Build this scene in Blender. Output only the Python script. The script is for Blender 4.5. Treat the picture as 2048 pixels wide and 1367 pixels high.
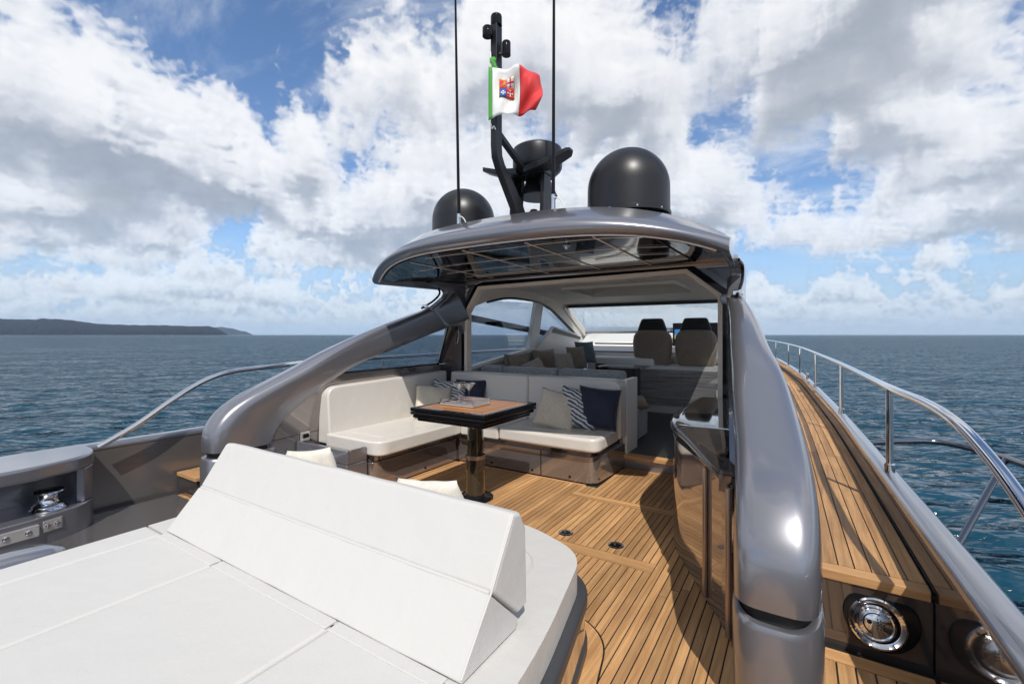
import bpy, bmesh, math, random
import numpy as np
from mathutils import Vector, Matrix
R = math.radians
random.seed(7); rng = np.random.default_rng(7)
for o in list(bpy.data.objects): bpy.data.objects.remove(o)
S = bpy.context.scene
C = S.collection

# ------------------------------------------------------------------ camera
cam = bpy.data.cameras.new('camera'); co = bpy.data.objects.new('camera', cam); C.objects.link(co)
cam.sensor_width = 36; cam.lens = 16.0; cam.shift_y = -14.5/2048
cam.clip_start = 0.05; cam.clip_end = 60000
co.location = (0, 0, 1.5); co.rotation_euler = (R(90), 0, R(32.2))
S.camera = co
S.cycles.diffuse_bounces = 6

# ------------------------------------------------------------------ light
SUN_EL = 52.0
sun_h = Vector((0.594, -0.804, 0)).normalized()
SD = (sun_h*math.cos(R(SUN_EL)) + Vector((0, 0, math.sin(R(SUN_EL))))).normalized()
sl = bpy.data.lights.new('sun', 'SUN'); sl.energy = 3.3; sl.angle = R(0.53); sl.color = (1, .955, .88)
so = bpy.data.objects.new('sun', sl); C.objects.link(so)
so.rotation_euler = SD.to_track_quat('Z', 'Y').to_euler()

S.view_settings.view_transform = 'Standard'; S.view_settings.look = 'None'
S.view_settings.exposure = 0.25; S.view_settings.gamma = 1.0; S.view_settings.use_curve_mapping = False

# ------------------------------------------------------------------ world: sky with cumulus
W = bpy.data.worlds.new('World'); S.world = W; W.use_nodes = True
nt = W.node_tree; nt.nodes.clear()
def nd(t, **k):
    n = nt.nodes.new(t)
    for a, b in k.items(): setattr(n, a, b)
    return n
def lk(a, b): nt.links.new(a, b)
def mth(op, a, b=None, c=None, clamp=False):
    n = nd('ShaderNodeMath', operation=op); n.use_clamp = clamp
    for i, v in enumerate((a, b, c)):
        if v is None: continue
        if isinstance(v, (int, float)): n.inputs[i].default_value = v
        else: lk(v, n.inputs[i])
    return n.outputs[0]
def vth(op, a, b=None, scale=None):
    n = nd('ShaderNodeVectorMath', operation=op)
    for i, v in enumerate((a, b)):
        if v is None: continue
        if isinstance(v, (tuple, list, Vector)): n.inputs[i].default_value = tuple(v)
        else: lk(v, n.inputs[i])
    if scale is not None:
        if isinstance(scale, (int, float)): n.inputs['Scale'].default_value = scale
        else: lk(scale, n.inputs['Scale'])
    return n
def sstep(x, a, b):
    n = nd('ShaderNodeMapRange', interpolation_type='SMOOTHSTEP'); lk(x, n.inputs[0])
    n.inputs[1].default_value = a; n.inputs[2].default_value = b
    return n.outputs[0]
def mixc(f, a, b):
    n = nd('ShaderNodeMix', data_type='RGBA')
    for i, v in ((0, f), (6, a), (7, b)):
        if isinstance(v, (int, float)): n.inputs[i].default_value = v
        elif isinstance(v, tuple): n.inputs[i].default_value = (*v, 1)
        else: lk(v, n.inputs[i])
    return n.outputs[2]
tc = nd('ShaderNodeTexCoord').outputs['Generated']
dirn = vth('NORMALIZE', tc).outputs[0]
# Cumulus field: a computed 3-D layer of cloud columns, marched once into an equirectangular map
def cloud_map(W=3072, seed=5, sun=(.594*.6157,-.804*.6157,.788)):
    rg = np.random.default_rng(seed)
    N = 2048; PER = 44.0                       # km, periodic
    kx = np.fft.fftfreq(N)[:, None]*N/PER; ky = np.fft.rfftfreq(N)[None, :]*N/PER; K = np.sqrt(kx**2+ky**2); K[0, 0] = 1e9
    def gn(k0, k1, beta):
        f = rg.normal(size=K.shape)+1j*rg.normal(size=K.shape)
        a = K**-beta*np.exp(-(k0/K)**4)*np.exp(-(K/k1)**4)
        g = np.fft.irfft2(f*a, s=(N, N)); return ((g-g.mean())/g.std()).astype(np.float32)
    big = gn(.06, .5, 1.2); mid = gn(.30, 2.5, 1.6)
    bil = np.zeros((N, N), np.float32)
    for k, w in ((.8, 1.), (1.7, .55), (3.6, .32), (7.5, .2), (15, .12)):
        g = gn(k*.75, k*1.4, 0); bil += w*(.8-np.abs(g))
    bil /= bil.std()
    fine = gn(3, 40, 1.3)
    ero = np.zeros((N, N), np.float32)
    for k, w in ((2.2, 1.), (4.5, .6), (9, .36), (18, .22)):
        g = gn(k*.7, k*1.4, 0); ero += w*(.8-np.abs(g))
    ero /= ero.std()
    cov = .62*big+.55*mid+.42*bil
    X = (np.arange(N)+.5)/N*PER
    XX, YY = np.meshgrid(X, X, indexing='ij')
    def at(u, v, H=1.25):
        th = math.radians(32.2); a = (u-1024)/910; b = -(v-669)/910
        x = -math.sin(th)+a*math.cos(th); y = math.cos(th)+a*math.sin(th); return x/b*H, y/b*H
    def bump(u, v, r, am):
        nonlocal cov
        x, y = at(u, v); x += PER/2; y += PER/2
        dx = (XX-x+PER/2) % PER-PER/2; dy = (YY-y+PER/2) % PER-PER/2
        dist = math.hypot(*at(u, v)); ux, uy = (at(u, v)[0]/dist, at(u, v)[1]/dist)
        rad = dx*ux+dy*uy; tan = -dx*uy+dy*ux; stretch = max(1, dist/1.6)
        cov = cov+am*np.exp(-(rad/(r*stretch))**2-(tan/r)**2)
    for q in BIAS: bump(*q)
    c0 = COV
    R0 = np.hypot(XX-PER/2, YY-PER/2); cov = cov-.55*np.clip((R0-5)/10, 0, 1)
    h = np.clip((cov-c0), 0, None)             # column height, km
    h = HS*(1-np.exp(-h*1.1))*(1+.10*bil)
    h = np.where(cov > c0, h, -.25*np.clip(c0-cov, 0, 1)).astype(np.float32)
    basev = (.05*mid+.02*bil+.02*fine).astype(np.float32)
    BASE, TOP = 1.25, 1.25+HS*1.35
    Hh = W//4
    out = np.zeros((Hh, W, 4), np.float32)
    az = (np.arange(W)+.5)/W*2*math.pi          # image column -> direction (blender equirect)
    phi = math.pi-az                             # longitude angle atan2(y,x) for blender env
    cs, sn = np.cos(phi).astype(np.float32), np.sin(phi).astype(np.float32)
    sxy = np.array(sun[:2])/math.hypot(sun[0], sun[1]); tel = sun[2]/math.hypot(sun[0], sun[1])
    s = N/PER
    def look(A, x, y):
        return A[((x+PER/2)*s).astype(np.int32) % N, ((y+PER/2)*s).astype(np.int32) % N]
    NS = 40
    RC = 32
    for r0 in range(0, Hh, RC):
        el = ((np.arange(r0, r0+RC)+.5)/Hh*math.pi/2)[:, None].astype(np.float32)
        se = np.sin(el); ce = np.cos(el)
        # curved earth: far clouds sink behind the horizon
        T = np.ones((RC, W), np.float32); Cc = np.zeros((RC, W), np.float32); Ds = np.zeros((RC, W), np.float32)
        jit = (.5+.5*(rg.random((RC, W))-.5)).astype(np.float32)
        for i in range(NS):
            z = (BASE+(TOP-BASE)*(i+jit)/NS)-.06
            t = z/np.maximum(se+.012, 1e-3)*1.0
            x = cs*ce*t; y = sn*ce*t; t = t
            hh = look(h, x, y); zb = z-BASE-look(basev, x, y)
            e3 = look(ero, x+3.1*z, y-2.3*z)+.6*look(ero, 1.9*y-1.3*z, 1.9*x+2.2*z)
            amp = .05+.06*np.clip(zb/.3, 0, 1)
            d = np.minimum((hh+amp*e3-zb)/.13, (zb+.04+.02*e3)/.07)
            d = np.clip(d, 0, 1)
            m = d > 0
            if not m.any(): continue
            o = np.zeros_like(z)
            for dd in (.12, .35, .8):
                ho = look(h, x+sxy[0]*dd, y+sxy[1]*dd)
                o += np.clip(ho-(zb+dd*tel*.75), 0, .6)*(1.0 if dd < .5 else .8)
            L = np.exp(-o*5.5)
            up_ = np.clip(zb/(hh+.12), 0, 1)       # height inside its column
            thick = np.clip(hh/HS, 0, 1)
            lum = .36+.62*L*(.38+.62*up_)+.16*up_-.11*thick*(1-up_)
            lum += .20*(1-thick)**1.5+.02*e3                     # thin edges glow
            step = (TOP-BASE)/NS/np.maximum(se+.10, .1)
            a = 1-np.exp(-d*step*16)
            Cc += T*a*lum; Ds += T*a*t; T *= 1-a
        A = 1-T
        out[r0:r0+RC, :, 0] = Cc/np.maximum(A, 1e-4); out[r0:r0+RC, :, 1] = A
        out[r0:r0+RC, :, 2] = Ds/np.maximum(A, 1e-4)
        # soften the march noise
    for c in range(3):
        P = out[:, :, c]; P = (np.roll(P, 1, 1)+2*P+np.roll(P, -1, 1))/4
        Q = P.copy(); Q[1:-1] = (P[:-2]+2*P[1:-1]+P[2:])/4; out[:, :, c] = Q
    return out
HS = .75; COV = .05
BIAS = [(60, 0, .5, -1.6), (280, 130, .35, -1.4), (450, 90, .45, -1.9), (560, 20, .3, -1.2), (720, 60, .3, -.9), (1330, 45, .35, -1.5), (770, 265, .12, -1.0), (1560, 545, .55, -1.7), (1950, 540, .4, -.6), (1272, 280, .06, -1.5), (1800, 620, 1.2, -.9),
        (150, 300, .5, .7), (60, 130, .25, .6), (600, 230, .5, .9), (1150, 200, .5, 1.2), (1750, 250, .7, .9), (1500, 100, .3, .8), (500, 420, .6, .8), (1950, 100, .4, .6)]

cm = cloud_map()
Hq, Wq = cm.shape[:2]
px = np.zeros((Hq*2, Wq, 4), np.float32); px[..., 3] = 1
px[Hq:, :, 0] = np.clip(cm[..., 0], 0, 1.2); px[Hq:, :, 1] = cm[..., 1]*np.exp(-cm[..., 2]/32)
img = bpy.data.images.new('cloud_map', Wq, Hq*2, float_buffer=True, is_data=True)
img.colorspace_settings.name = 'Non-Color'; img.pixels.foreach_set(px.ravel()); img.update(); img.pack()
env = nd('ShaderNodeTexEnvironment'); env.image = img; env.interpolation = 'Cubic'
wn1 = nd('ShaderNodeTexNoise'); lk(dirn, wn1.inputs['Vector']); wn1.inputs['Scale'].default_value = 26; wn1.inputs['Detail'].default_value = 7; wn1.inputs['Roughness'].default_value = .66
wof = vth('SCALE', vth('SUBTRACT', wn1.outputs['Color'], (.5, .5, .5)).outputs[0], scale=.030).outputs[0]
wof = vth('MULTIPLY', wof, (1, 1, .6)).outputs[0]
lk(vth('ADD', dirn, wof).outputs[0], env.inputs[0])
sp_ = nd('ShaderNodeSeparateColor'); lk(env.outputs[0], sp_.inputs[0])
lum, mask = sp_.outputs[0], sp_.outputs[1]
sxyz = nd('ShaderNodeSeparateXYZ'); lk(dirn, sxyz.inputs[0]); zc = sxyz.outputs[2]
# thin high veil
pv = vth('SCALE', dirn, scale=mth('DIVIDE', 1.0, mth('ADD', mth('MAXIMUM', zc, 0.0), .22))).outputs[0]
wisp = nd('ShaderNodeTexNoise'); lk(vth('MULTIPLY', pv, (.8, 2.0, .6)).outputs[0], wisp.inputs['Vector'])
wisp.inputs['Scale'].default_value = 1.5; wisp.inputs['Detail'].default_value = 8; wisp.inputs['Roughness'].default_value = .62; wisp.inputs['Distortion'].default_value = .6
veil = mth('MULTIPLY', sstep(wisp.outputs[0], .46, .74), .55)
cloud = nd('ShaderNodeValToRGB'); lk(lum, cloud.inputs[0])
cr = cloud.color_ramp
cr.elements[0].position = .25; cr.elements[0].color = (.30, .33, .38, 1)
cr.elements[1].position = 1.0; cr.elements[1].color = (.87, .87, .87, 1)
for p_, c_ in ((.42, (.42, .45, .50, 1)), (.58, (.60, .62, .66, 1)), (.76, (.76, .77, .79, 1))):
    e = cr.elements.new(p_); e.color = c_
sky = nd('ShaderNodeTexSky', sky_type='NISHITA'); sky.sun_disc = False
sky.sun_elevation = R(SUN_EL); sky.sun_rotation = math.atan2(SD.x, SD.y)
sky.altitude = 0; sky.air_density = 1.0; sky.dust_density = .1; sky.ozone_density = 2.0
skyc = vth('MULTIPLY', sky.outputs[0], (.098, .112, .128)).outputs[0]
col = mixc(veil, skyc, (.74, .78, .82))
hz = mth('MULTIPLY', mth('SUBTRACT', 1.0, sstep(zc, 0.0, .24)), .85)
col = mixc(hz, col, (.37, .49, .68))
col = mixc(mask, col, cloud.outputs[0])
bg = nd('ShaderNodeBackground'); lk(col, bg.inputs[0]); bg.inputs[1].default_value = 1.0
wo = nd('ShaderNodeOutputWorld'); lk(bg.outputs[0], wo.inputs[0])

# ------------------------------------------------------------------ materials
M = {}
def mat(name, col=(.5, .5, .5), rough=.5, metal=0, **k):
    m = bpy.data.materials.new(name); m.use_nodes = True
    b = m.node_tree.nodes['Principled BSDF']
    b.inputs['Base Color'].default_value = (*col, 1); b.inputs['Roughness'].default_value = rough
    b.inputs['Metallic'].default_value = metal
    for a, v in k.items(): b.inputs[a.replace('_', ' ')].default_value = v
    M[name] = m; return m
def nodes(m):
    t = m.node_tree
    def N(ty, **k):
        n = t.nodes.new(ty)
        for a, b in k.items():
            if a.startswith('i_'): n.inputs[a[2:].replace('_', ' ')].default_value = b
            else: setattr(n, a, b)
        return n
    return t, N, t.nodes['Principled BSDF']
def bump(m, scale, strength, dist=.002, detail=4, mapping=None, vary=None, coords='Object'):
    t, N, b = nodes(m)
    tcn = N('ShaderNodeTexCoord')
    mp = N('ShaderNodeMapping'); t.links.new(tcn.outputs[coords], mp.inputs[0])
    if mapping: mp.inputs['Scale'].default_value = mapping
    n = N('ShaderNodeTexNoise', i_Scale=scale, i_Detail=detail); t.links.new(mp.outputs[0], n.inputs['Vector'])
    bp = N('ShaderNodeBump', i_Strength=strength, i_Distance=dist); t.links.new(n.outputs[0], bp.inputs['Height'])
    t.links.new(bp.outputs[0], b.inputs['Normal'])
    if vary:
        c = b.inputs['Base Color'].default_value[:3]
        n2 = N('ShaderNodeTexNoise', i_Scale=vary[0], i_Detail=5.0); t.links.new(mp.outputs[0], n2.inputs['Vector'])
        rr = N('ShaderNodeValToRGB'); t.links.new(n2.outputs[0], rr.inputs[0])
        rr.color_ramp.elements[0].position = .3; rr.color_ramp.elements[1].position = .7
        rr.color_ramp.elements[0].color = (*[x*(1-vary[1]) for x in c], 1); rr.color_ramp.elements[1].color = (*[min(1, x*(1+vary[1])) for x in c], 1)
        t.links.new(rr.outputs[0], b.inputs['Base Color'])
    return m
# pearl metallic paint: fine flake, clear coat
def paint(name, col, rough, metal, coat=1.0):
    m = mat(name, col, rough, metal, Coat_Weight=coat, Coat_Roughness=.07 if rough > .2 else .02)
    t, N, b = nodes(m)
    g = N('ShaderNodeNewGeometry')
    fl = N('ShaderNodeTexNoise', i_Scale=900.0, i_Detail=1.0); t.links.new(g.outputs['Position'], fl.inputs['Vector'])
    bp = N('ShaderNodeBump', i_Strength=.04, i_Distance=.0004); t.links.new(fl.outputs[0], bp.inputs['Height'])
    t.links.new(bp.outputs[0], b.inputs['Normal'])
    dn = N('ShaderNodeTexNoise', i_Scale=3.0, i_Detail=6.0); t.links.new(g.outputs['Position'], dn.inputs['Vector'])
    mr = N('ShaderNodeMapRange'); t.links.new(dn.outputs[0], mr.inputs[0])
    mr.inputs[1].default_value = .35; mr.inputs[2].default_value = .7; mr.inputs[3].default_value = rough*.95; mr.inputs[4].default_value = rough*1.06
    t.links.new(mr.outputs[0], b.inputs['Roughness'])
    return m
paint('paint', (.245, .245, .27), .31, .66)
paint('gloss', (.28, .25, .24), .10, .70)
paint('satin', (.20, .185, .18), .24, .6, .4)
paint('darkgloss', (.10, .085, .08), .05, .55)
mat('blackgloss', (.008, .008, .009), .04, 0, Coat_Weight=0, Coat_Roughness=.01, Specular_IOR_Level=.2)
bump(mat('matblack', (.010, .010, .012), .38, 0), 600, .12, .0006)
bump(mat('rubber', (.02, .02, .022), .6), 300, .3, .001)
mat('caulk', (.012, .012, .012), .6)
bump(mat('charcoal', (.05, .052, .058), .42), 500, .2, .0008)
def weave(name, col, rough=.5, sc=260., st=.25):
    m = mat(name, col, rough, 0, Sheen_Weight=.05)
    t, N, b = nodes(m)
    tcn = N('ShaderNodeTexCoord')
    w1 = N('ShaderNodeTexWave', i_Scale=sc, i_Distortion=.4); w1.bands_direction = 'DIAGONAL'; t.links.new(tcn.outputs['Object'], w1.inputs['Vector'])
    n = N('ShaderNodeTexNoise', i_Scale=6.0, i_Detail=4.0); t.links.new(tcn.outputs['Object'], n.inputs['Vector'])
    bp = N('ShaderNodeBump', i_Strength=st, i_Distance=.0008); t.links.new(w1.outputs[0], bp.inputs['Height'])
    bp2 = N('ShaderNodeBump', i_Strength=.30, i_Distance=.022); t.links.new(n.outputs[0], bp2.inputs['Height']); t.links.new(bp.outputs[0], bp2.inputs['Normal'])
    t.links.new(bp2.outputs[0], b.inputs['Normal'])
    return m
weave('vinyl', (.555, .54, .515), .5, 90., .35)
weave('leather', (.64, .605, .56), .30, 400., .06)
def fabric(name, col, rough=.85, vary=.07):
    m = mat(name, col, rough, 0, Sheen_Weight=.25)
    return bump(m, 14, .5, .012, 5, None, (40, vary))
fabric('cream', (.64, .565, .45)); fabric('offwhite', (.70, .65, .57))
fabric('navy', (.007, .013, .036), .7, .15); fabric('greyfab', (.33, .33, .34), .9, .25); fabric('brownfab', (.26, .20, .15), .9, .2)
fabric('beigefab', (.42, .36, .29)); fabric('bluefab', (.10, .14, .16)); fabric('seatfab', (.27, .21, .155), .85, .1); fabric('blackfab', (.02, .02, .02), .8)
m = mat('stripe', (.6, .6, .6), .85); t, N, b = nodes(m)
tcn = N('ShaderNodeTexCoord'); mp = N('ShaderNodeMapping'); mp.inputs['Rotation'].default_value = (0, 0, .35); t.links.new(tcn.outputs['Object'], mp.inputs[0])
w = N('ShaderNodeTexWave', i_Scale=8.0, i_Distortion=3.2, i_Detail=1.5, i_Detail_Scale=1.8); w.bands_direction = 'Y'; t.links.new(mp.outputs[0], w.inputs[0])
rr = N('ShaderNodeValToRGB'); t.links.new(w.outputs[1], rr.inputs[0]); rr.color_ramp.interpolation = 'LINEAR'
rr.color_ramp.elements[0].position = .46; rr.color_ramp.elements[0].color = (.055, .095, .17, 1)
rr.color_ramp.elements[1].position = .52; rr.color_ramp.elements[1].color = (.68, .65, .58, 1)
t.links.new(rr.outputs[0], b.inputs['Base Color'])
mat('chrome', (.75, .75, .76), .06, 1); mat('steel', (.72, .70, .68), .38, .75); mat('water_dark_chrome', (.22, .23, .25), .12, 1); mat('bronze', (.42, .33, .27), .3, .8)  # outboard tube metal: chrome with the dark water reflection put into its colour
mat('beige', (.80, .70, .60), .45); mat('whitelac', (.80, .78, .74), .3); mat('ceiling', (.78, .73, .66), .7); mat('ceildark', (.45, .38, .30), .8)
mat('trimline', (.85, .74, .66), .35, 0)
bump(mat('darkfloor', (.030, .029, .030), .35), 60, .3, .001, 4, (1, 14, 1), (30, .4))
mat('rope', (.75, .73, .68), .8)
mat('red', (.62, .02, .02), .7); mat('green', (.05, .30, .03), .7); mat('white', (.74, .74, .72), .7); mat('blue', (.01, .06, .30), .7); mat('gold', (.45, .30, .06), .6); mat('label', (.75, .74, .72), .4)
for n_ in ('red', 'green', 'white'):
    M[n_].node_tree.nodes['Principled BSDF'].inputs['Sheen Weight'].default_value = .2
m = mat('greyveneer', (.11, .098, .092), .4); t, N, b = nodes(m)
tcn = N('ShaderNodeTexCoord'); mp = N('ShaderNodeMapping'); mp.inputs['Scale'].default_value = (1.6, 1.6, 34); t.links.new(tcn.outputs['Object'], mp.inputs[0])
n = N('ShaderNodeTexNoise', i_Scale=1.6, i_Detail=5.0, i_Roughness=.6); t.links.new(mp.outputs[0], n.inputs[0])
rr = N('ShaderNodeValToRGB'); t.links.new(n.outputs[0], rr.inputs[0]); rr.color_ramp.elements[0].position = .32; rr.color_ramp.elements[1].position = .68
rr.color_ramp.elements[0].color = (.19, .17, .16, 1); rr.color_ramp.elements[1].color = (.50, .46, .44, 1); t.links.new(rr.outputs[0], b.inputs['Base Color'])
def teak(name, along, tone=1.0, coat=0, hue=(1, 1, 1)):
    m = mat(name, (.4, .25, .12), .62 if not coat else .3, 0, Coat_Weight=coat, Coat_Roughness=.05)
    t, N, b = nodes(m)
    g = N('ShaderNodeNewGeometry'); oi = N('ShaderNodeObjectInfo')
    ad = N('ShaderNodeVectorMath', operation='ADD'); sc = N('ShaderNodeVectorMath', operation='SCALE')
    cb = N('ShaderNodeCombineXYZ'); 
    for i in range(3): t.links.new(oi.outputs['Random'], cb.inputs[i])
    t.links.new(cb.outputs[0], sc.inputs[0]); sc.inputs['Scale'].default_value = 37.0
    t.links.new(g.outputs['Position'], ad.inputs[0]); t.links.new(sc.outputs[0], ad.inputs[1])
    mp = N('ShaderNodeMapping'); t.links.new(ad.outputs[0], mp.inputs[0])
    mp.inputs['Scale'].default_value = {'y': (26, 1.1, 26), 'x': (1.1, 26, 26)}[along]
    n1 = N('ShaderNodeTexNoise', i_Scale=1.4, i_Detail=7.0, i_Roughness=.62, i_Distortion=.5); t.links.new(mp.outputs[0], n1.inputs[0])
    n2 = N('ShaderNodeTexNoise', i_Scale=9.0, i_Detail=5.0, i_Roughness=.7); t.links.new(mp.outputs[0], n2.inputs[0])
    n3 = N('ShaderNodeTexNoise', i_Scale=1.7, i_Detail=4.0); t.links.new(g.outputs['Position'], n3.inputs[0])
    r1 = N('ShaderNodeValToRGB'); t.links.new(n1.outputs[0], r1.inputs[0]); e0, e1 = r1.color_ramp.elements
    e0.position = .30; e1.position = .72
    e0.color = (.34*tone*hue[0], .172*tone*hue[1], .068*tone*hue[2], 1); e1.color = (.63*tone*hue[0], .362*tone*hue[1], .160*tone*hue[2], 1)
    def mul(a, x, lo, hi):
        mr = N('ShaderNodeMapRange'); t.links.new(x, mr.inputs[0]); mr.inputs[1].default_value = .2; mr.inputs[2].default_value = .8
        mr.inputs[3].default_value = lo; mr.inputs[4].default_value = hi
        v = N('ShaderNodeVectorMath', operation='SCALE'); t.links.new(a, v.inputs[0]); t.links.new(mr.outputs[0], v.inputs['Scale']); return v.outputs[0]
    c = mul(r1.outputs[0], oi.outputs['Random'], .82, 1.14)
    c = mul(c, n2.outputs[0], .80, 1.2); c = mul(c, n3.outputs[0], .76, 1.18)
    t.links.new(c, b.inputs['Base Color'])
    bp = N('ShaderNodeBump', i_Strength=.25, i_Distance=.001); t.links.new(n2.outputs[0], bp.inputs['Height']); t.links.new(bp.outputs[0], b.inputs['Normal'])
    return m
teak('teak', 'y'); teak('teakx', 'x', 1.12); teak('tabletop', 'x', .86, .12, (1.3, .98, .62))
def glass(name, tint, refl=1.0, rough=0.0):
    m = bpy.data.materials.new(name); m.use_nodes = True; t = m.node_tree; t.nodes.clear()
    o = t.nodes.new('ShaderNodeOutputMaterial'); mx = t.nodes.new('ShaderNodeMixShader'); tr = t.nodes.new('ShaderNodeBsdfTransparent')
    gl = t.nodes.new('ShaderNodeBsdfGlossy'); gl.inputs['Roughness'].default_value = rough
    lw = t.nodes.new('ShaderNodeLayerWeight'); lw.inputs[0].default_value = .5
    pw = t.nodes.new('ShaderNodeMath'); pw.operation = 'POWER'; t.links.new(lw.outputs['Facing'], pw.inputs[0]); pw.inputs[1].default_value = 4.0
    fr = t.nodes.new('ShaderNodeMath'); fr.operation = 'MULTIPLY_ADD'; t.links.new(pw.outputs[0], fr.inputs[0]); fr.inputs[1].default_value = .9; fr.inputs[2].default_value = .04*refl
    tr.inputs[0].default_value = (*tint, 1)
    t.links.new(fr.outputs[0], mx.inputs[0]); t.links.new(tr.outputs[0], mx.inputs[1]); t.links.new(gl.outputs[0], mx.inputs[2]); t.links.new(mx.outputs[0], o.inputs[0])
    M[name] = m; return m
glass('tint', (.74, .78, .82)); glass('clear', (.93, .95, .96)); glass('wine', (.95, .96, .96), 7.0)
m = mat('screen', (.01, .01, .01), .1); t, N, b = nodes(m)
tcn = N('ShaderNodeTexCoord'); sx = N('ShaderNodeSeparateXYZ'); t.links.new(tcn.outputs['Generated'], sx.inputs[0])
rr = N('ShaderNodeValToRGB'); t.links.new(sx.outputs[2], rr.inputs[0]); rr.color_ramp.elements[0].color = (.6, .5, .1, 1); rr.color_ramp.elements[0].position = .3
rr.color_ramp.elements[1].color = (.05, .25, .6, 1); rr.color_ramp.elements[1].position = .5
t.links.new(rr.outputs[0], b.inputs['Emission Color']); b.inputs['Emission Strength'].default_value = .7

# ------------------------------------------------------------------ helpers
def tag(o, label=None, cat=None, group=None, kind=None):
    for k, v in (('label', label), ('category', cat), ('group', group), ('kind', kind)):
        if v: o[k] = v
    return o
def thing(name, label, cat, loc=(0, 0, 0), group=None, kind=None):
    o = bpy.data.objects.new(name, None); C.objects.link(o); o.location = loc
    if kind: return tag(o, None, None, None, kind)
    return tag(o, label, cat, group)
def worldoff(p):
    v = Vector((0, 0, 0))
    while p: v += Vector(p.location); p = p.parent
    return v
def mesh(name, vs, fs, m, parent=None, sharp=40, bev=0, seg=2, sub=0, solid=0, label=None):
    me = bpy.data.meshes.new(name); off = worldoff(parent)
    vs = [(v[0]-off.x, v[1]-off.y, v[2]-off.z) for v in vs]
    me.from_pydata(vs, [], [tuple(f) for f in fs])
    bm = bmesh.new(); bm.from_mesh(me); bmesh.ops.recalc_face_normals(bm, faces=bm.faces); bm.to_mesh(me); bm.free()
    for mm in (m if isinstance(m, (list, tuple)) else [m]): me.materials.append(M[mm])
    o = bpy.data.objects.new(name, me); C.objects.link(o)
    if parent: o.parent = parent
    me.polygons.foreach_set('use_smooth', [True]*len(me.polygons))
    if sharp: me.set_sharp_from_angle(angle=R(sharp))
    if solid:
        q = o.modifiers.new('s', 'SOLIDIFY'); q.thickness = solid; q.offset = 0
    if bev:
        q = o.modifiers.new('b', 'BEVEL'); q.width = bev; q.segments = seg; q.limit_method = 'ANGLE'; q.angle_limit = R(30); q.harden_normals = True
    if sub:
        q = o.modifiers.new('d', 'SUBSURF'); q.levels = sub; q.render_levels = sub
    if label: o['label'] = label
    return o
BF = [(0, 3, 2, 1), (4, 5, 6, 7), (0, 1, 5, 4), (1, 2, 6, 5), (2, 3, 7, 6), (3, 0, 4, 7)]
def box(name, x0, x1, y0, y1, z0, z1, m, parent=None, bev=0, seg=2, **k):
    vs = [(x0, y0, z0), (x1, y0, z0), (x1, y1, z0), (x0, y1, z0), (x0, y0, z1), (x1, y0, z1), (x1, y1, z1), (x0, y1, z1)]
    return mesh(name, vs, BF, m, parent, bev=bev, seg=seg, **k)
def prism(name, poly, a0, a1, m, parent=None, axis='z', bev=0, seg=2, **k):
    # poly in the two remaining axes (x,y)|(y,z)|(x,z), extruded along axis
    def P3(p, a):
        return {'z': (p[0], p[1], a), 'x': (a, p[0], p[1]), 'y': (p[0], a, p[1])}[axis]
    n = len(poly)
    vs = [P3(p, a0) for p in poly]+[P3(p, a1) for p in poly]
    fs = [tuple(range(n))[::-1], tuple(range(n, 2*n))]+[(i, (i+1) % n, n+(i+1) % n, n+i) for i in range(n)]
    return mesh(name, vs, fs, m, parent, bev=bev, seg=seg, **k)
def catmull(P, n=8, closed=False):
    P = [Vector(p) for p in P]; out = []
    m_ = len(P)
    for i in range(m_ if closed else m_-1):
        if closed: a, b, c, d = P[(i-1) % m_], P[i], P[(i+1) % m_], P[(i+2) % m_]
        else: a, b, c, d = P[max(i-1, 0)], P[i], P[i+1], P[min(i+2, m_-1)]
        for j in range(n):
            t = j/n
            out.append(.5*((2*b)+(c-a)*t+(2*a-5*b+4*c-d)*t*t+(3*b-a-3*c+d)*t**3))
    if not closed: out.append(P[-1])
    return out
def fillet(poly, r, n=5):
    # poly: 2-D points; r: radius or list
    out = []; L = len(poly)
    for i in range(L):
        p = Vector(poly[i]); a = Vector(poly[i-1]); c = Vector(poly[(i+1) % L]); rr_ = r[i] if isinstance(r, (list, tuple)) else r
        if rr_ <= 0: out.append(tuple(p)); continue
        u = (a-p).normalized(); w = (c-p).normalized(); d = min(rr_, (a-p).length*.48, (c-p).length*.48)
        s, e_ = p+u*d, p+w*d
        for j in range(n+1):
            t = j/n; q = (1-t)**2*s+2*t*(1-t)*p+t*t*e_; out.append(tuple(q))
    return out
def tube(name, pts, r, m, parent=None, seg=12, cap=True, closed=False, smooth=0, **k):
    P = [Vector(p) for p in pts]
    if smooth: P = catmull(P, smooth, closed)
    n = len(P); T = []
    for i in range(n):
        a = P[i-1] if (i or closed) else P[i]; c = P[(i+1) % n] if (i < n-1 or closed) else P[i]
        T.append((c-a).normalized())
    u = T[0].orthogonal().normalized(); vs = []; fs = []
    for i in range(n):
        u = (u-T[i]*u.dot(T[i])).normalized(); w = T[i].cross(u); ri = r[i] if isinstance(r, (list, tuple)) else r
        for j in range(seg):
            a = 2*math.pi*j/seg; vs.append(P[i]+(u*math.cos(a)+w*math.sin(a))*ri)
    for i in range(n if closed else n-1):
        for j in range(seg):
            b0 = i*seg; b1 = ((i+1) % n)*seg
            fs.append((b0+j, b0+(j+1) % seg, b1+(j+1) % seg, b1+j))
    if cap and not closed: fs += [tuple(range(seg))[::-1], tuple(range((n-1)*seg, n*seg))]
    return mesh(name, vs, fs, m, parent, **k)
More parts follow.
